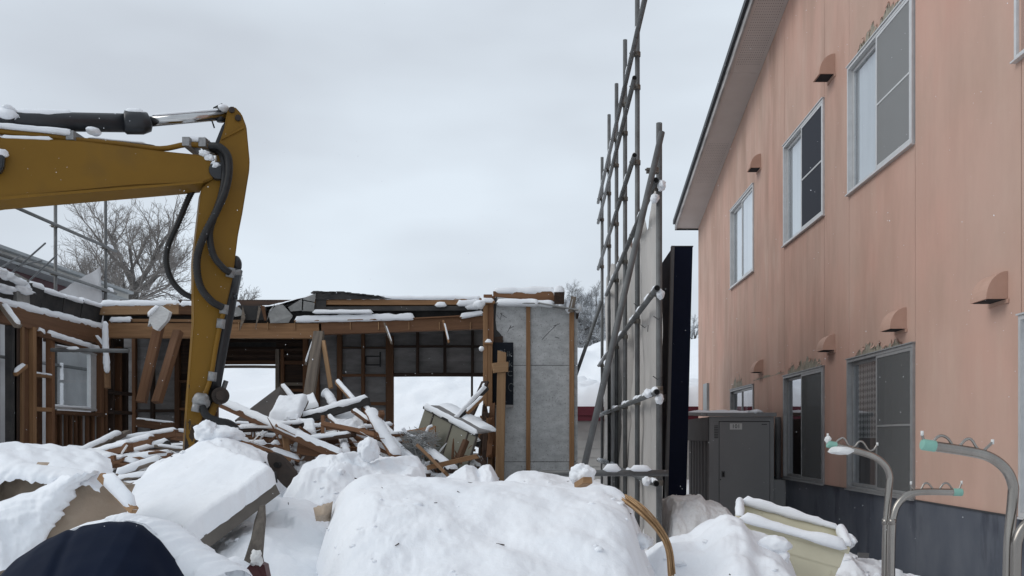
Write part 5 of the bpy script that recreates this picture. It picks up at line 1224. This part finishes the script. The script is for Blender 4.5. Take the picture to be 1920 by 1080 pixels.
# heap of snow and rubble underneath the boards, its dark brown also paints shadow gaps
def ridge(name, label, outline, Yc, Yf, Yb, base=.35, taper=.2, p=2.2, nx=150, nf=70, nb=24, amp=.035, seed=0, m='snow', cat='snow heap', kind=None, smooth_k=7, pb=2.0, lump=1.0):
    X = np.array([(px - CX) / F * Yc for px, _ in outline]); Z = np.array([CH + (CY - py) / F * Yc for _, py in outline])
    xs = np.linspace(X[0], X[-1], nx); cz = np.maximum(np.interp(xs, X, Z), base)
    k = np.ones(smooth_k) / smooth_k; cz = np.convolve(np.pad(cz, smooth_k // 2, mode='edge'), k, mode='valid'); xm = xs.mean()
    vs = []; rows = []
    for j in range(nf + nb + 1):
        if j <= nf: s = 1 - j / nf; y = Yc - (Yc - Yf) * s; pr = 1 - s ** p; tp = 1 - taper * s
        else: s = (j - nf) / nb; y = Yc + (Yb - Yc) * s; pr = 1 - s ** pb; tp = 1 - .1 * s
        for i in range(nx):
            hgt = (cz[i] - base) * pr; x = (xs[i] - xm * .0) * tp + X.mean() * (1 - tp) * .0
            w_ = min(1, hgt / .25)
            v = Vector((x + seed * 7.3, y, 0))
            d = amp * w_ * fbm(v * 1.7, 1, 3) * lump + amp * .26 * w_ * fbm(v * 5.5, 1, 4)
            if seed == 5: d += .011 * w_ * ss(-.02, -.28, x / y) * ss(1.0, .75, (Yc - y) / (Yc - Yf)) * ss(.05, .3, (Yc - y) / (Yc - Yf)) * fbm(v * 17, 1, 4)
            elif amp > .045: d += .006 * w_ * max(0, fbm(v * 1.3 + Vector((5, 0, 0)), 1, 2)) * fbm(v * 15, 1, 4)
            dx = amp * .6 * w_ * fbm(v * 2 + Vector((0, 0, 7)), 1, 3)
            vs.append((x + dx, y - d * .5, base + hgt + d - .02 * (1 - w_)))
    mb = MB().add(vs, [(j*nx+i, j*nx+i+1, (j+1)*nx+i+1, (j+1)*nx+i) for j in range(nf + nb) for i in range(nx - 1)])
    o = mb.build(name, M_[m], smooth=True); tag(o, label, cat, None, kind); CL[seed] = vs; return o
CL = {}
ridge('snow_heap', 'rubble-strewn snow heap under the debris boards', [(60, 940), (150, 895), (230, 872), (330, 858), (440, 832), (520, 826), (600, 828), (690, 834), (760, 856), (850, 862), (905, 860), (935, 920)], 10.9, 8.6, 13.0, base=.3, taper=0, m='rubble', amp=.14, seed=3, p=1.6)

# ------------------------------------------------------------------ foreground snow heaps
ridge('snow_heap', 'lumpy snow heap in the middle before the debris', [(480, 1010), (520, 950), (548, 905), (575, 872), (620, 852), (650, 848), (690, 852), (720, 850), (750, 849), (772, 853), (783, 880), (792, 930), (805, 1000)], 6.3, 4.9, 7.4, amp=.10, seed=1, taper=.15, p=1.6)
ridge('snow_heap', 'twin-knobbed snow heap before the grey panel post', [(775, 990), (812, 915), (830, 893), (850, 878), (872, 868), (888, 873), (898, 884), (910, 874), (922, 872), (932, 890), (940, 920), (965, 990)], 7.0, 5.9, 7.9, amp=.04, seed=2, smooth_k=3)
ridge('snow_heap', 'smooth low snow heap in front of the grey panel wall', [(890, 990), (930, 915), (952, 892), (975, 881), (1005, 882), (1040, 890), (1075, 897), (1110, 903), (1150, 916), (1180, 950), (1205, 1010)], 6.5, 5.2, 7.5, amp=.03, seed=4)
ridge('snow_heap', 'big smooth snow heap filling the bottom middle foreground', [(548, 1190), (575, 1110), (598, 1040), (618, 965), (640, 918), (665, 895), (695, 886), (760, 890), (830, 896), (900, 899), (960, 902), (1020, 906), (1080, 909), (1130, 913), (1160, 921), (1184, 938), (1190, 965), (1200, 1010), (1222, 1060), (1258, 1130)], 4.5, 2.3, 5.4, amp=.034, seed=5, taper=.46, p=1.55, nx=220, nf=110, base=.4)
ridge('snow_heap', 'snow heap with frozen lumps behind the snow-covered slab', [(200, 1000), (262, 905), (305, 862), (345, 838), (375, 824), (410, 820), (455, 832), (490, 850), (512, 880), (530, 930), (548, 1000)], 6.4, 5.2, 7.4, amp=.05, seed=6)
ridge('snow_heap', 'smooth snow slope between the slab and the big heap', [(230, 1180), (300, 1080), (360, 1020), (420, 975), (470, 950), (520, 935), (570, 935), (620, 955), (680, 1000), (740, 1080)], 5.3, 2.9, 6.2, amp=.07, seed=7, taper=.3)
ridge('snow_heap', 'bumpy snow heap left of the cream planter', [(1150, 1150), (1200, 1060), (1235, 1022), (1270, 1012), (1305, 1008), (1335, 985), (1362, 970), (1388, 975), (1405, 1000), (1440, 1008), (1462, 1020), (1478, 1050), (1500, 1110)], 5.0, 3.3, 6.2, amp=.05, seed=8, taper=.25)
ridge('packed_snow', 'dirty packed snow block before the locker', [(1232, 1060), (1240, 985), (1246, 945), (1256, 932), (1280, 930), (1308, 933), (1318, 944), (1345, 950), (1364, 968), (1380, 1000), (1400, 1060)], 8.9, 8.2, 10.2, base=.3, amp=.07, seed=9, m='snow_dirty', p=4.5, smooth_k=3, taper=0)
ridge('snow_heap', 'low trodden snow bank along the navy foundation', [(1440, 1100), (1500, 1050), (1560, 1035), (1610, 1040), (1660, 1060), (1720, 1090), (1760, 1120)], 7.6, 6.0, 9.5, base=.3, amp=.08, seed=10, taper=0)
for i, (lab, px, py, Y, r_) in enumerate((('round snow ball atop the middle lumpy heap', 690, 842, 6.2, (.075, .08, .085)), ('snow ball on the wood stub at the tie tube', 1092, 888, 5.6, (.075, .08, .07)),
        ('upright frozen snow chunk behind the slab', 388, 812, 6.3, (.085, .08, .085)), ('rounded frozen snow chunk right of the upright one', 420, 818, 6.35, (.12, .1, .07)),
        ('snow clod hanging over the cream planter side', 1452, 1028, 4.75, (.075, .08, .06)), ('smaller snow clod below the planter clod', 1464, 1048, 4.7, (.045, .05, .045)), ('small snow clod on the big heap edge', 1207, 1015, 4.3, (.05, .05, .04)))):
    o = blob('snow_ball', P(px, py, Y), r_, M_['snow'], None, i + 2, .32, 4, .85); tag(o, lab, 'snow ball')
o = plank('wood_stub', P(1086, 910, 5.55), P(1101, 901, 5.4), .06, .04, M_['wood_pale'], jag=.02); tag(o, 'tan wood stub poking from the snow under a snow ball', 'wood stub')

def clods():
    r_ = random.Random(31); mb = MB()
    for sd_, n, lo, hi, cond in ((5, 50, .006, .018, lambda v: v[0] / v[1] < -.09 and 2.75 < v[1] < 4.2), (5, 20, .008, .025, lambda v: v[0] / v[1] > .05 and v[1] > 3.2), (1, 30, .01, .03, lambda v: v[2] > .7), (8, 25, .01, .035, lambda v: v[2] > .6), (7, 50, .008, .03, lambda v: v[2] > .7), (6, 30, .01, .03, lambda v: v[2] > .8), (10, 120, .012, .05, lambda v: True), (4, 30, .01, .03, lambda v: v[2] > .8)):
        vs = [v for v in CL[sd_] if cond(v)]
        for k in range(n):
            v = r_.choice(vs); e = lo + (hi - lo) * r_.random() ** 2.5
            q = blob_mb((v[0], v[1], v[2] - e * .15), (e * r_.uniform(.8, 1.5), e * r_.uniform(.8, 1.4), e * r_.uniform(.45, .8)), k, .4, 2 if e > .016 else 1, 1.3); mb.add(q.v, q.f)
    tag(mb.build('snow_clods', M_['snow'], smooth=True), 'crumbled little snow clods scattered over the foreground heaps', 'snow clods', kind='stuff')
clods()
def crumbs():
    r_ = random.Random(12); mb = MB()
    for sd_, n in ((5, 22), (1, 14), (6, 8), (7, 10), (8, 10), (4, 6)):
        vs = [v for v in CL[sd_] if v[2] > .7]
        for k in range(n):
            v = Vector(r_.choice(vs)); d = Vector((r_.gauss(0, 1), r_.gauss(0, 1), r_.gauss(0, .25))).normalized() * r_.uniform(.004, .018); w = r_.uniform(.0015, .004)
            mb.tube([v - d, v + d + Vector((0, 0, .003))], [w, w * .6], 4)
    tag(mb.build('wood_crumbs', M_['wood_dark']), 'tiny dark wood crumbs speckling the foreground snow', 'wood crumbs', kind='stuff')
crumbs()
# snow-covered slab
slab_thing('snow_covered_slab', 'tilted grey slab under a thick smooth snow layer', 'slab', [(342, 1034), (516, 906), (398, 846), (130, 1000)], [4.0, 4.55, 5.7, 5.1], .06, M_['slab_edge'], .10, n=60, amp=.2)

# round rusty plate
def disc():
    c = P(530, 885, 6.2); n = 28; A_ = []
    for i in range(n):
        a = 2 * math.pi * i / n; A_.append(c + Vector((.085 * math.cos(a) - .05 * math.sin(a), .03 * math.cos(a), .125 * math.sin(a) - .05 * math.cos(a))))
    o = MB().hexa(A_, [p + Vector((.02, .035, 0)) for p in A_]).build('rusty_plate', M_['rust_disc']); tag(o, 'dark rusty rounded plate standing in the snow', 'plate')
    q = P(518, 872, 6.14); MB().tube([q, q + Vector((0, .06, 0))], .02, 12).build('hole', M_['pipe_inside'], o)
    plank('rib', P(516, 905, 6.12), P(514, 885, 6.14), .03, .02, M_['board_black'], o)
disc()

# weathered stake and maroon scrap
def stake():
    pts = [P(490, 948, 3.6), P(486, 975, 3.55), P(481, 1010, 3.5), P(474, 1045, 3.45), P(470, 1100, 3.4)]
    mb = MB(); W_ = [.007, .018, .022, .03, .06]; A_ = []; 
    L_ = [p + Vector((-w, 0, 0)) for p, w in zip(pts, W_)] ; R_ = [p + Vector((w, .0, 0)) for p, w in zip(pts, W_)]
    poly = L_ + R_[::-1]; o = mb.hexa(poly, [p + Vector((0, .03, 0)) for p in poly]).build('wood_stake', M_['stake_wood']); tag(o, 'grey weathered pointed stake beside the slab', 'stake')
    blob('snow_lump', P(481, 1046, 3.38), (.02, .02, .026), M_['foam_white'], o, 3, .5)
    q = [P(428, 1085, 3.3), P(445, 1068, 3.35), P(478, 1052, 3.4), P(496, 1060, 3.4), P(510, 1130, 3.4), P(420, 1130, 3.3)]
    s = MB().hexa(q, [p + Vector((0, .05, 0)) for p in q]).build('maroon_scrap', M_['maroon_scrap']); tag(s, 'maroon scrap board at the foot of the weathered stake', 'scrap')
    snow_cap(s, [P(405, 1082, 3.32), P(430, 1070, 3.34), P(466, 1056, 3.38)], .06, .045, 4)
stake()

# beige bag with draped snow, plank edge
def cover_grid(fn, n, m, name, mt, parent=None, th=None):
    vs = [fn(i / n, j / m) for i in range(n + 1) for j in range(m + 1)]
    return MB().add(vs, [(i*(m+1)+j, (i+1)*(m+1)+j, (i+1)*(m+1)+j+1, i*(m+1)+j+1) for i in range(n) for j in range(m)]).build(name, M_[mt], parent, smooth=True)
def bag():
    Y0 = 3.5
    top = lambda px: np.interp(px, [-260, -100, 0, 60, 150, 190, 214], [905, 880, 872, 866, 876, 888, 902])
    def f(u, v):      # u across, v: 0 bottom front .. .6 top front edge .. 1 back
        px = -260 + 475 * u; tz = P(px, top(px), Y0 + .1).z
        edge = min(1, (1 - u) * 9); x = (px - CX) / F * Y0
        if v < .62: w = v / .62; z = .5 + (tz - .5) * w; y = Y0 - .06 + .1 * w - .10 * math.sin(w * 3.1) * 1.0 + (1 - edge) * .12
        else: w = (v - .62) / .38; z = tz - .12 * w * w; y = Y0 + .04 + w * .75
        p = Vector((x, y, z)); d = .035 * fbm(Vector((x * 2.2, z * 5 + x * 3, y)), 1, 4); k = .02 * math.sin(x * 14 + z * 7)
        p.x *= 1 + (0 if v < .62 else .26 * (v - .62) / .38)
        return p + Vector((.02 * fbm(p * 4, 1, 3), -(d + k) * (1 if v < .62 else 0), .01 * fbm(p * 5, 1, 2) + (0 if v < .62 else d * .5)))
    o = cover_grid(f, 110, 90, 'bulk_bag', 'bag_beige'); tag(o, 'beige bulk bag half buried in snow at the left edge', 'bag')
    def fs(u, v):     # snow laid over the top of the bag and hanging down its front
        px = -260 + 474 * u; tz = P(px, top(px), Y0 + .1).z; x = (px - CX) / F * Y0
        drop = np.interp(px, [-260, -40, 0, 20, 60, 100, 118, 150, 180, 200, 220], [.5, .4, .1, .08, .06, .06, .08, .07, .04, .035, .03]) * (1 + .3 * fbm((px * .04, 0, 0), 1, 3))
        if v < .4: w = v / .4; z = tz - drop * (1 - w) ** 1.3; y = Y0 - .10 - .05 * math.sin(w * 2.6) - .03 * fbm((x * 5, z * 5, 0), 1, 4) + .10 * w
        else: w = (v - .4) / .6; y = Y0 - .0 + w * .95; z = tz + .075 * math.sin(min(1, w * 3.2 + .0) * math.pi / 2) - .25 * max(0, w - .4) ** 2 + .03 * fbm((x * 3, y * 3, 1), 1, 4)
        if v >= .4: x *= 1 + .30 * (v - .4) / .6
        return Vector((x, y, z))
    cover_grid(fs, 130, 70, 'snow_layer', 'snow', o)
    def fd(u, v):     # tongue of snow running down the front of the bag to the left
        lx = np.interp(u, [0, .2, .4, .7, 1], [112, 62, 5, -70, -60]); lyy = np.interp(u, [0, .2, .4, .7, 1], [892, 922, 938, 965, 1075])
        rx = np.interp(u, [0, .2, .45, .7, 1], [186, 152, 126, 100, 52]); ry = np.interp(u, [0, .2, .45, .7, 1], [884, 905, 955, 992, 1065])
        jx = 8 * v ** 4 * fbm((u * 10, 0, 3), 1, 4); a = (v - .5) * 2
        px = lx + (rx + jx - lx) * v; py = lyy + (ry - lyy) * v + 5 * fbm((u * 5, v * 5, 0), 1, 2)
        bulge = .085 * max(0, 1 - a * a) ** .4
        return P(px, py, Y0 - .10 - bulge * (1 + .3 * fbm((px * .012, py * .012, 5), 1, 4)) + .10 * (abs(a) > .96))
    cover_grid(fd, 70, 50, 'snow_layer', 'snow', o)
bag()
loose('plank', 'tan batten sticking out of the bag snow toward the slab', (190, 893), 3.36, (252, 958), 3.3, 14, 16, 'wood_pale', .06, group='boards around the bag')
o = cover_grid(lambda u, v: P(590 + 32 * u + 10 * (v - .5) * (u - .5), 978 - 26 * v - 12 * u * v + 3 * fbm((u * 3, v * 3, 1), 1, 2), 4.42 - .10 * math.sin(u * 3.14) * math.sin(v * 3.14)), 24, 24, 'buried_bag', 'bag_beige'); tag(o, 'beige scrap of bag showing at the left side of the big heap', 'bag')

# navy tarpaulin hump at the bottom left
def navy():
    Yc = 2.75
    out = [(-20, 1110), (10, 1072), (40, 1040), (90, 1010), (140, 989), (150, 987), (200, 978), (240, 977), (268, 984), (300, 1012), (330, 1050), (365, 1110)]
    X = [(px - CX) / F * Yc for px, _ in out]; Z = [CH + (CY - py) / F * Yc for _, py in out]
    def f(u, v):
        x = X[0] + (X[-1] - X[0]) * u; z = float(np.interp(x, X, Z)); s = 1 - v
        seam = math.exp(-((x - X[4] - .12 * s) / .014) ** 2) * .010
        return Vector((x + .12 * s, Yc - .85 * s, z - .50 * s ** 1.25 - seam + .008 * fbm((x * 4, s * 4, 0), 1, 3)))
    o = cover_grid(f, 120, 50, 'navy_tarpaulin', 'tarp_navy'); tag(o, 'navy blue plastic cover humped at the bottom left corner', 'cover')
    def fs(u, v):
        px = np.interp(u, [0, .25, .5, .75, 1], [150, 235, 292, 350, 432]); py = np.interp(u, [0, .12, .25, .5, .75, 1], [990, 975, 966, 990, 1035, 1098])
        th = np.interp(u, [0, .1, .3, .6, 1], [.004, .02, .035, .06, .075]); a = math.pi * (1.15 - 1.4 * v)
        c = P(px, py + 10, Yc + .05); k = 1 + .2 * fbm((u * 12, v * 2, 0), 1, 4)
        return c + Vector((math.cos(a) * th * .9 * -1 * k, -math.cos(a) * th * 0.9 * k, math.sin(a) * th * .8 * k))
    cover_grid(fs, 120, 24, 'snow_layer', 'snow', o)
    def fb(u, v):   # snow lying behind the hump
        x = X[3] + (X[-1] + .15 - X[3]) * u; z = float(np.interp(x, X, Z)); return Vector((x, Yc + .02 + v * .5, z + .0 - .35 * v * v + .02 * math.sin(min(1, v * 4) * 1.57)))
    cover_grid(fb, 50, 20, 'snow_layer', 'snow', o)
navy()

# bundle of frayed fibre rope
def rope():
    t = thing('rope_bundle', 'frayed tan fibre bundle bending down from the big snow heap', 'rope', P(1258, 1058, 4.2)); r_ = random.Random(3)
    for i in range(20):
        o1 = Vector((r_.gauss(0, .0075), r_.gauss(0, .008), r_.gauss(0, .0065))); k = [1.2, 1.2, .9, .8, .9]
        pts = [P(x, y, 4.25) + o1 * kk + Vector((0, .1 * (j == 0), 0)) for j, ((x, y), kk) in enumerate(zip(((1178, 936), (1206, 958), (1236, 992), (1254, 1028), (1260, 1078)), k))]
        MB().tube(smooth_path(pts, 6), r_.uniform(.0025, .005), 6).build('strand', M_['rope_fibre'], t, smooth=True)
rope()

# cream planter, tilted, with snow on the rim
def planter():
    t = thing('planter', 'cream plastic planter tilted in the snow with a snowy rim', 'planter', P(1490, 1110, 5.2))
    a, b = P(1384, 968, 5.25), P(1590, 1026, 5.1); u = (b - a); L = u.length; u.normalize()
    dn = Vector((-.40, 0, -1.0)); dn = (dn - u * dn.dot(u)).normalized(); v = u.cross(dn); v = v if v.y > 0 else -v
    v = (v + Vector((0, 0, .24))).normalized(); D, Hh = .40, .5
    def ring(h, ins): return [a + u * ins + v * ins + dn * h, a + u * (L - ins) + v * ins + dn * h, a + u * (L - ins) + v * (D - ins) + dn * h, a + u * ins + v * (D - ins) + dn * h]
    prof = [(0, 0), (.0, -.012), (.035, -.012), (.035, .006), (.13, .012), (.132, .018), (.14, .018), (.5, .06)]
    mb = MB(); rs = [ring(h, i) for h, i in prof]; inner = [ring(h, i) for h, i in ((.0, .02), (.42, .07))]
    allr = list(reversed(inner)) + rs
    vs = [p for r_ in allr for p in r_]; fs = [(0, 1, 2, 3)]
    for k in range(len(allr) - 1): fs += [(k*4+j, k*4+(j+1) % 4, (k+1)*4+(j+1) % 4, (k+1)*4+j) for j in range(4)]
    fs.append(tuple((len(allr)-1)*4 + j for j in range(4)))
    o = mb.add(vs, fs).build('tub', M_['cream'], t)
    bm = bmesh.new(); bm.from_mesh(o.data); bmesh.ops.bevel(bm, geom=[e for e in bm.edges if e.calc_length() < .6 or True], offset=.006, segments=2, affect='EDGES', clamp_overlap=True); bm.to_mesh(o.data); bm.free()
    for s in (.06, L - .05):
        plank('corner_rib', a + u * s + dn * .16 + v * .028, a + u * s + dn * .48 + v * .06, .012, .02, M_['cream'], t)
    r0 = ring(-.004, .006)
    snow_cap(t, [r0[0] - v * .012 - Vector((0, 0, .01)), r0[1] - v * .012 - Vector((0, 0, .01))], .07, .036, 3, rough=2.2); snow_cap(t, [r0[3], r0[2]], .06, .04, 4, rough=2.2); snow_cap(t, [r0[0], r0[3]], .05, .035, 5, rough=2); snow_cap(t, [r0[1], r0[2]], .06, .04, 6, rough=2)
    blob('snow_lump', (r0[1] + r0[2]) / 2 + Vector((.02, 0, -.02)), (.045, .12, .04), M_['snow'], t, 4, .3)
planter()

# stainless clothes-drying stands
def stand(label, Y, poles, base_px):
    t = thing('drying_stand', label, 'drying stand', (P(base_px, 0, Y).x, Y, .3), 'steel clothes-drying stands')
    bx_ = P(base_px, 0, Y).x
    MB().tube([(bx_, Y, .28), (bx_, Y, .34), (bx_, Y, .40)], [.17, .17, .12], 24).build('base', M_['concrete'], t)
    for k, (path, wave, capd, dy) in enumerate(poles):
        pts = smooth_path([P(x, y, Y + dy) for x, y in path], 10)
        low = pts[0].copy(); low.z = .35
        pl = MB().tube([low] + pts, .0148, 16).build('pole', M_['stainless'], t, smooth=True)
        e = pts[-1]; d = (pts[-1] - pts[-3]).normalized()
        MB().tube([e - d * .0302, e - d * .030, e - d * .028, e + d * .006, e + d * .009, e + d * .0095], [.0148, .0158, .0164, .0164, .0148, .011], 18).build('end_cap', M_['teal_cap'], pl)
        w = smooth_path([P(x, y, Y + dy) for x, y in wave], 8)
        MB().tube(w, .0042, 8).build('hook_wire', M_['stainless'], pl, smooth=True)
        for q in (w[0], w[-1]): MB().tube([q - Vector((0, 0, .006)), q + Vector((0, 0, .008))], .0046, 8).build('wire_tip', M_['sign_grey'], pl, smooth=True)
        c = P(path[1][0], 978, Y + dy)
        if Y > 3: MB().tube([c - Vector((0, 0, .012)), c + Vector((0, 0, .012))], .0165, 12).build('coupling', M_['stainless'], pl, smooth=True)
    return t
s1 = stand('farther steel drying stand with a green-capped arm reaching left over the planter', 3.9, [
    ([(1659, 1120), (1661, 1000), (1667, 915), (1668, 892), (1660, 873), (1640, 857), (1612, 847), (1555, 833)],
     [(1552, 816), (1555, 828), (1562, 833), (1575, 823), (1583, 822), (1592, 836), (1602, 837), (1611, 828), (1619, 830), (1629, 844), (1638, 843), (1645, 833)], None, 0),
    ([(1671, 1120), (1673, 1000), (1677, 962), (1688, 940), (1707, 926), (1735, 922), (1800, 923)],
     [(1708, 906), (1711, 916), (1719, 920), (1726, 918), (1733, 907), (1741, 907), (1751, 918), (1760, 918), (1769, 907), (1778, 907), (1788, 919), (1797, 918), (1803, 905)], None, -.06)], 1665)
blob('snow_lump', P(1577, 845, 3.88), (.056, .02, .018), M_['foam_white'], s1, 5, .2); blob('snow_lump', P(1552, 824, 3.9), (.014, .014, .016), M_['foam_white'], s1, 6, .3)
s2 = stand('nearest steel drying stand with a thick arm at the right edge', 2.6, [
    ([(1889, 1150), (1892, 1020), (1899, 935), (1899, 908), (1886, 880), (1858, 858), (1820, 847), (1734, 834)],
     [(1729, 813), (1733, 827), (1745, 832), (1757, 820), (1767, 817), (1778, 823), (1788, 837), (1797, 838), (1810, 825), (1821, 824), (1832, 840), (1842, 845), (1852, 838), (1861, 829)], None, 0),
    ([(1904, 1150), (1905, 1040), (1909, 1008), (1924, 984), (1950, 966), (2020, 958)],
     [(1938, 942), (1942, 954), (1950, 958), (1962, 944), (1972, 944), (1984, 956), (1996, 955), (2008, 944)], None, -.05)], 1897)
o = MB().hexa([P(1609, 1036, 6.9), P(1630, 1037, 6.9), P(1629, 1045, 6.88), P(1610, 1044, 6.88)], [p + Vector((0, .02, -.01)) for p in (P(1609, 1036, 6.9), P(1630, 1037, 6.9), P(1629, 1045, 6.88), P(1610, 1044, 6.88))]).build('tile_shard', M_['locker_dark']); tag(o, 'dark tile shard on the snow by the navy foundation', 'tile')

# ------------------------------------------------------------------ falling snow
def flakes():
    r_ = random.Random(9); mb = MB()
    for i in range(1300):
        y = r_.uniform(2.2, 13) ; x = r_.uniform(-.62, .55) * y; z = CH + r_.uniform(-.12, .5) * y
        if x > WX - .05: continue
        e = r_.uniform(.0006, .0011) + .00022 * y * r_.random(); d = Vector((r_.gauss(0, .2), 0, r_.uniform(.6, 1.6))) * e
        mb.add([(x - e, y, z), (x + e, y, z), (x, y - e, z), (x, y + e, z), (x - d.x, y, z - d.z), (x + d.x, y, z + d.z)], [(0,2,5),(2,1,5),(1,3,5),(3,0,5),(2,0,4),(1,2,4),(3,1,4),(0,3,4)])
    o = mb.build('falling_snow', M_['snow']); tag(o, 'sparse white snowflakes drifting down through the air', 'snowflakes', kind='stuff')
flakes()
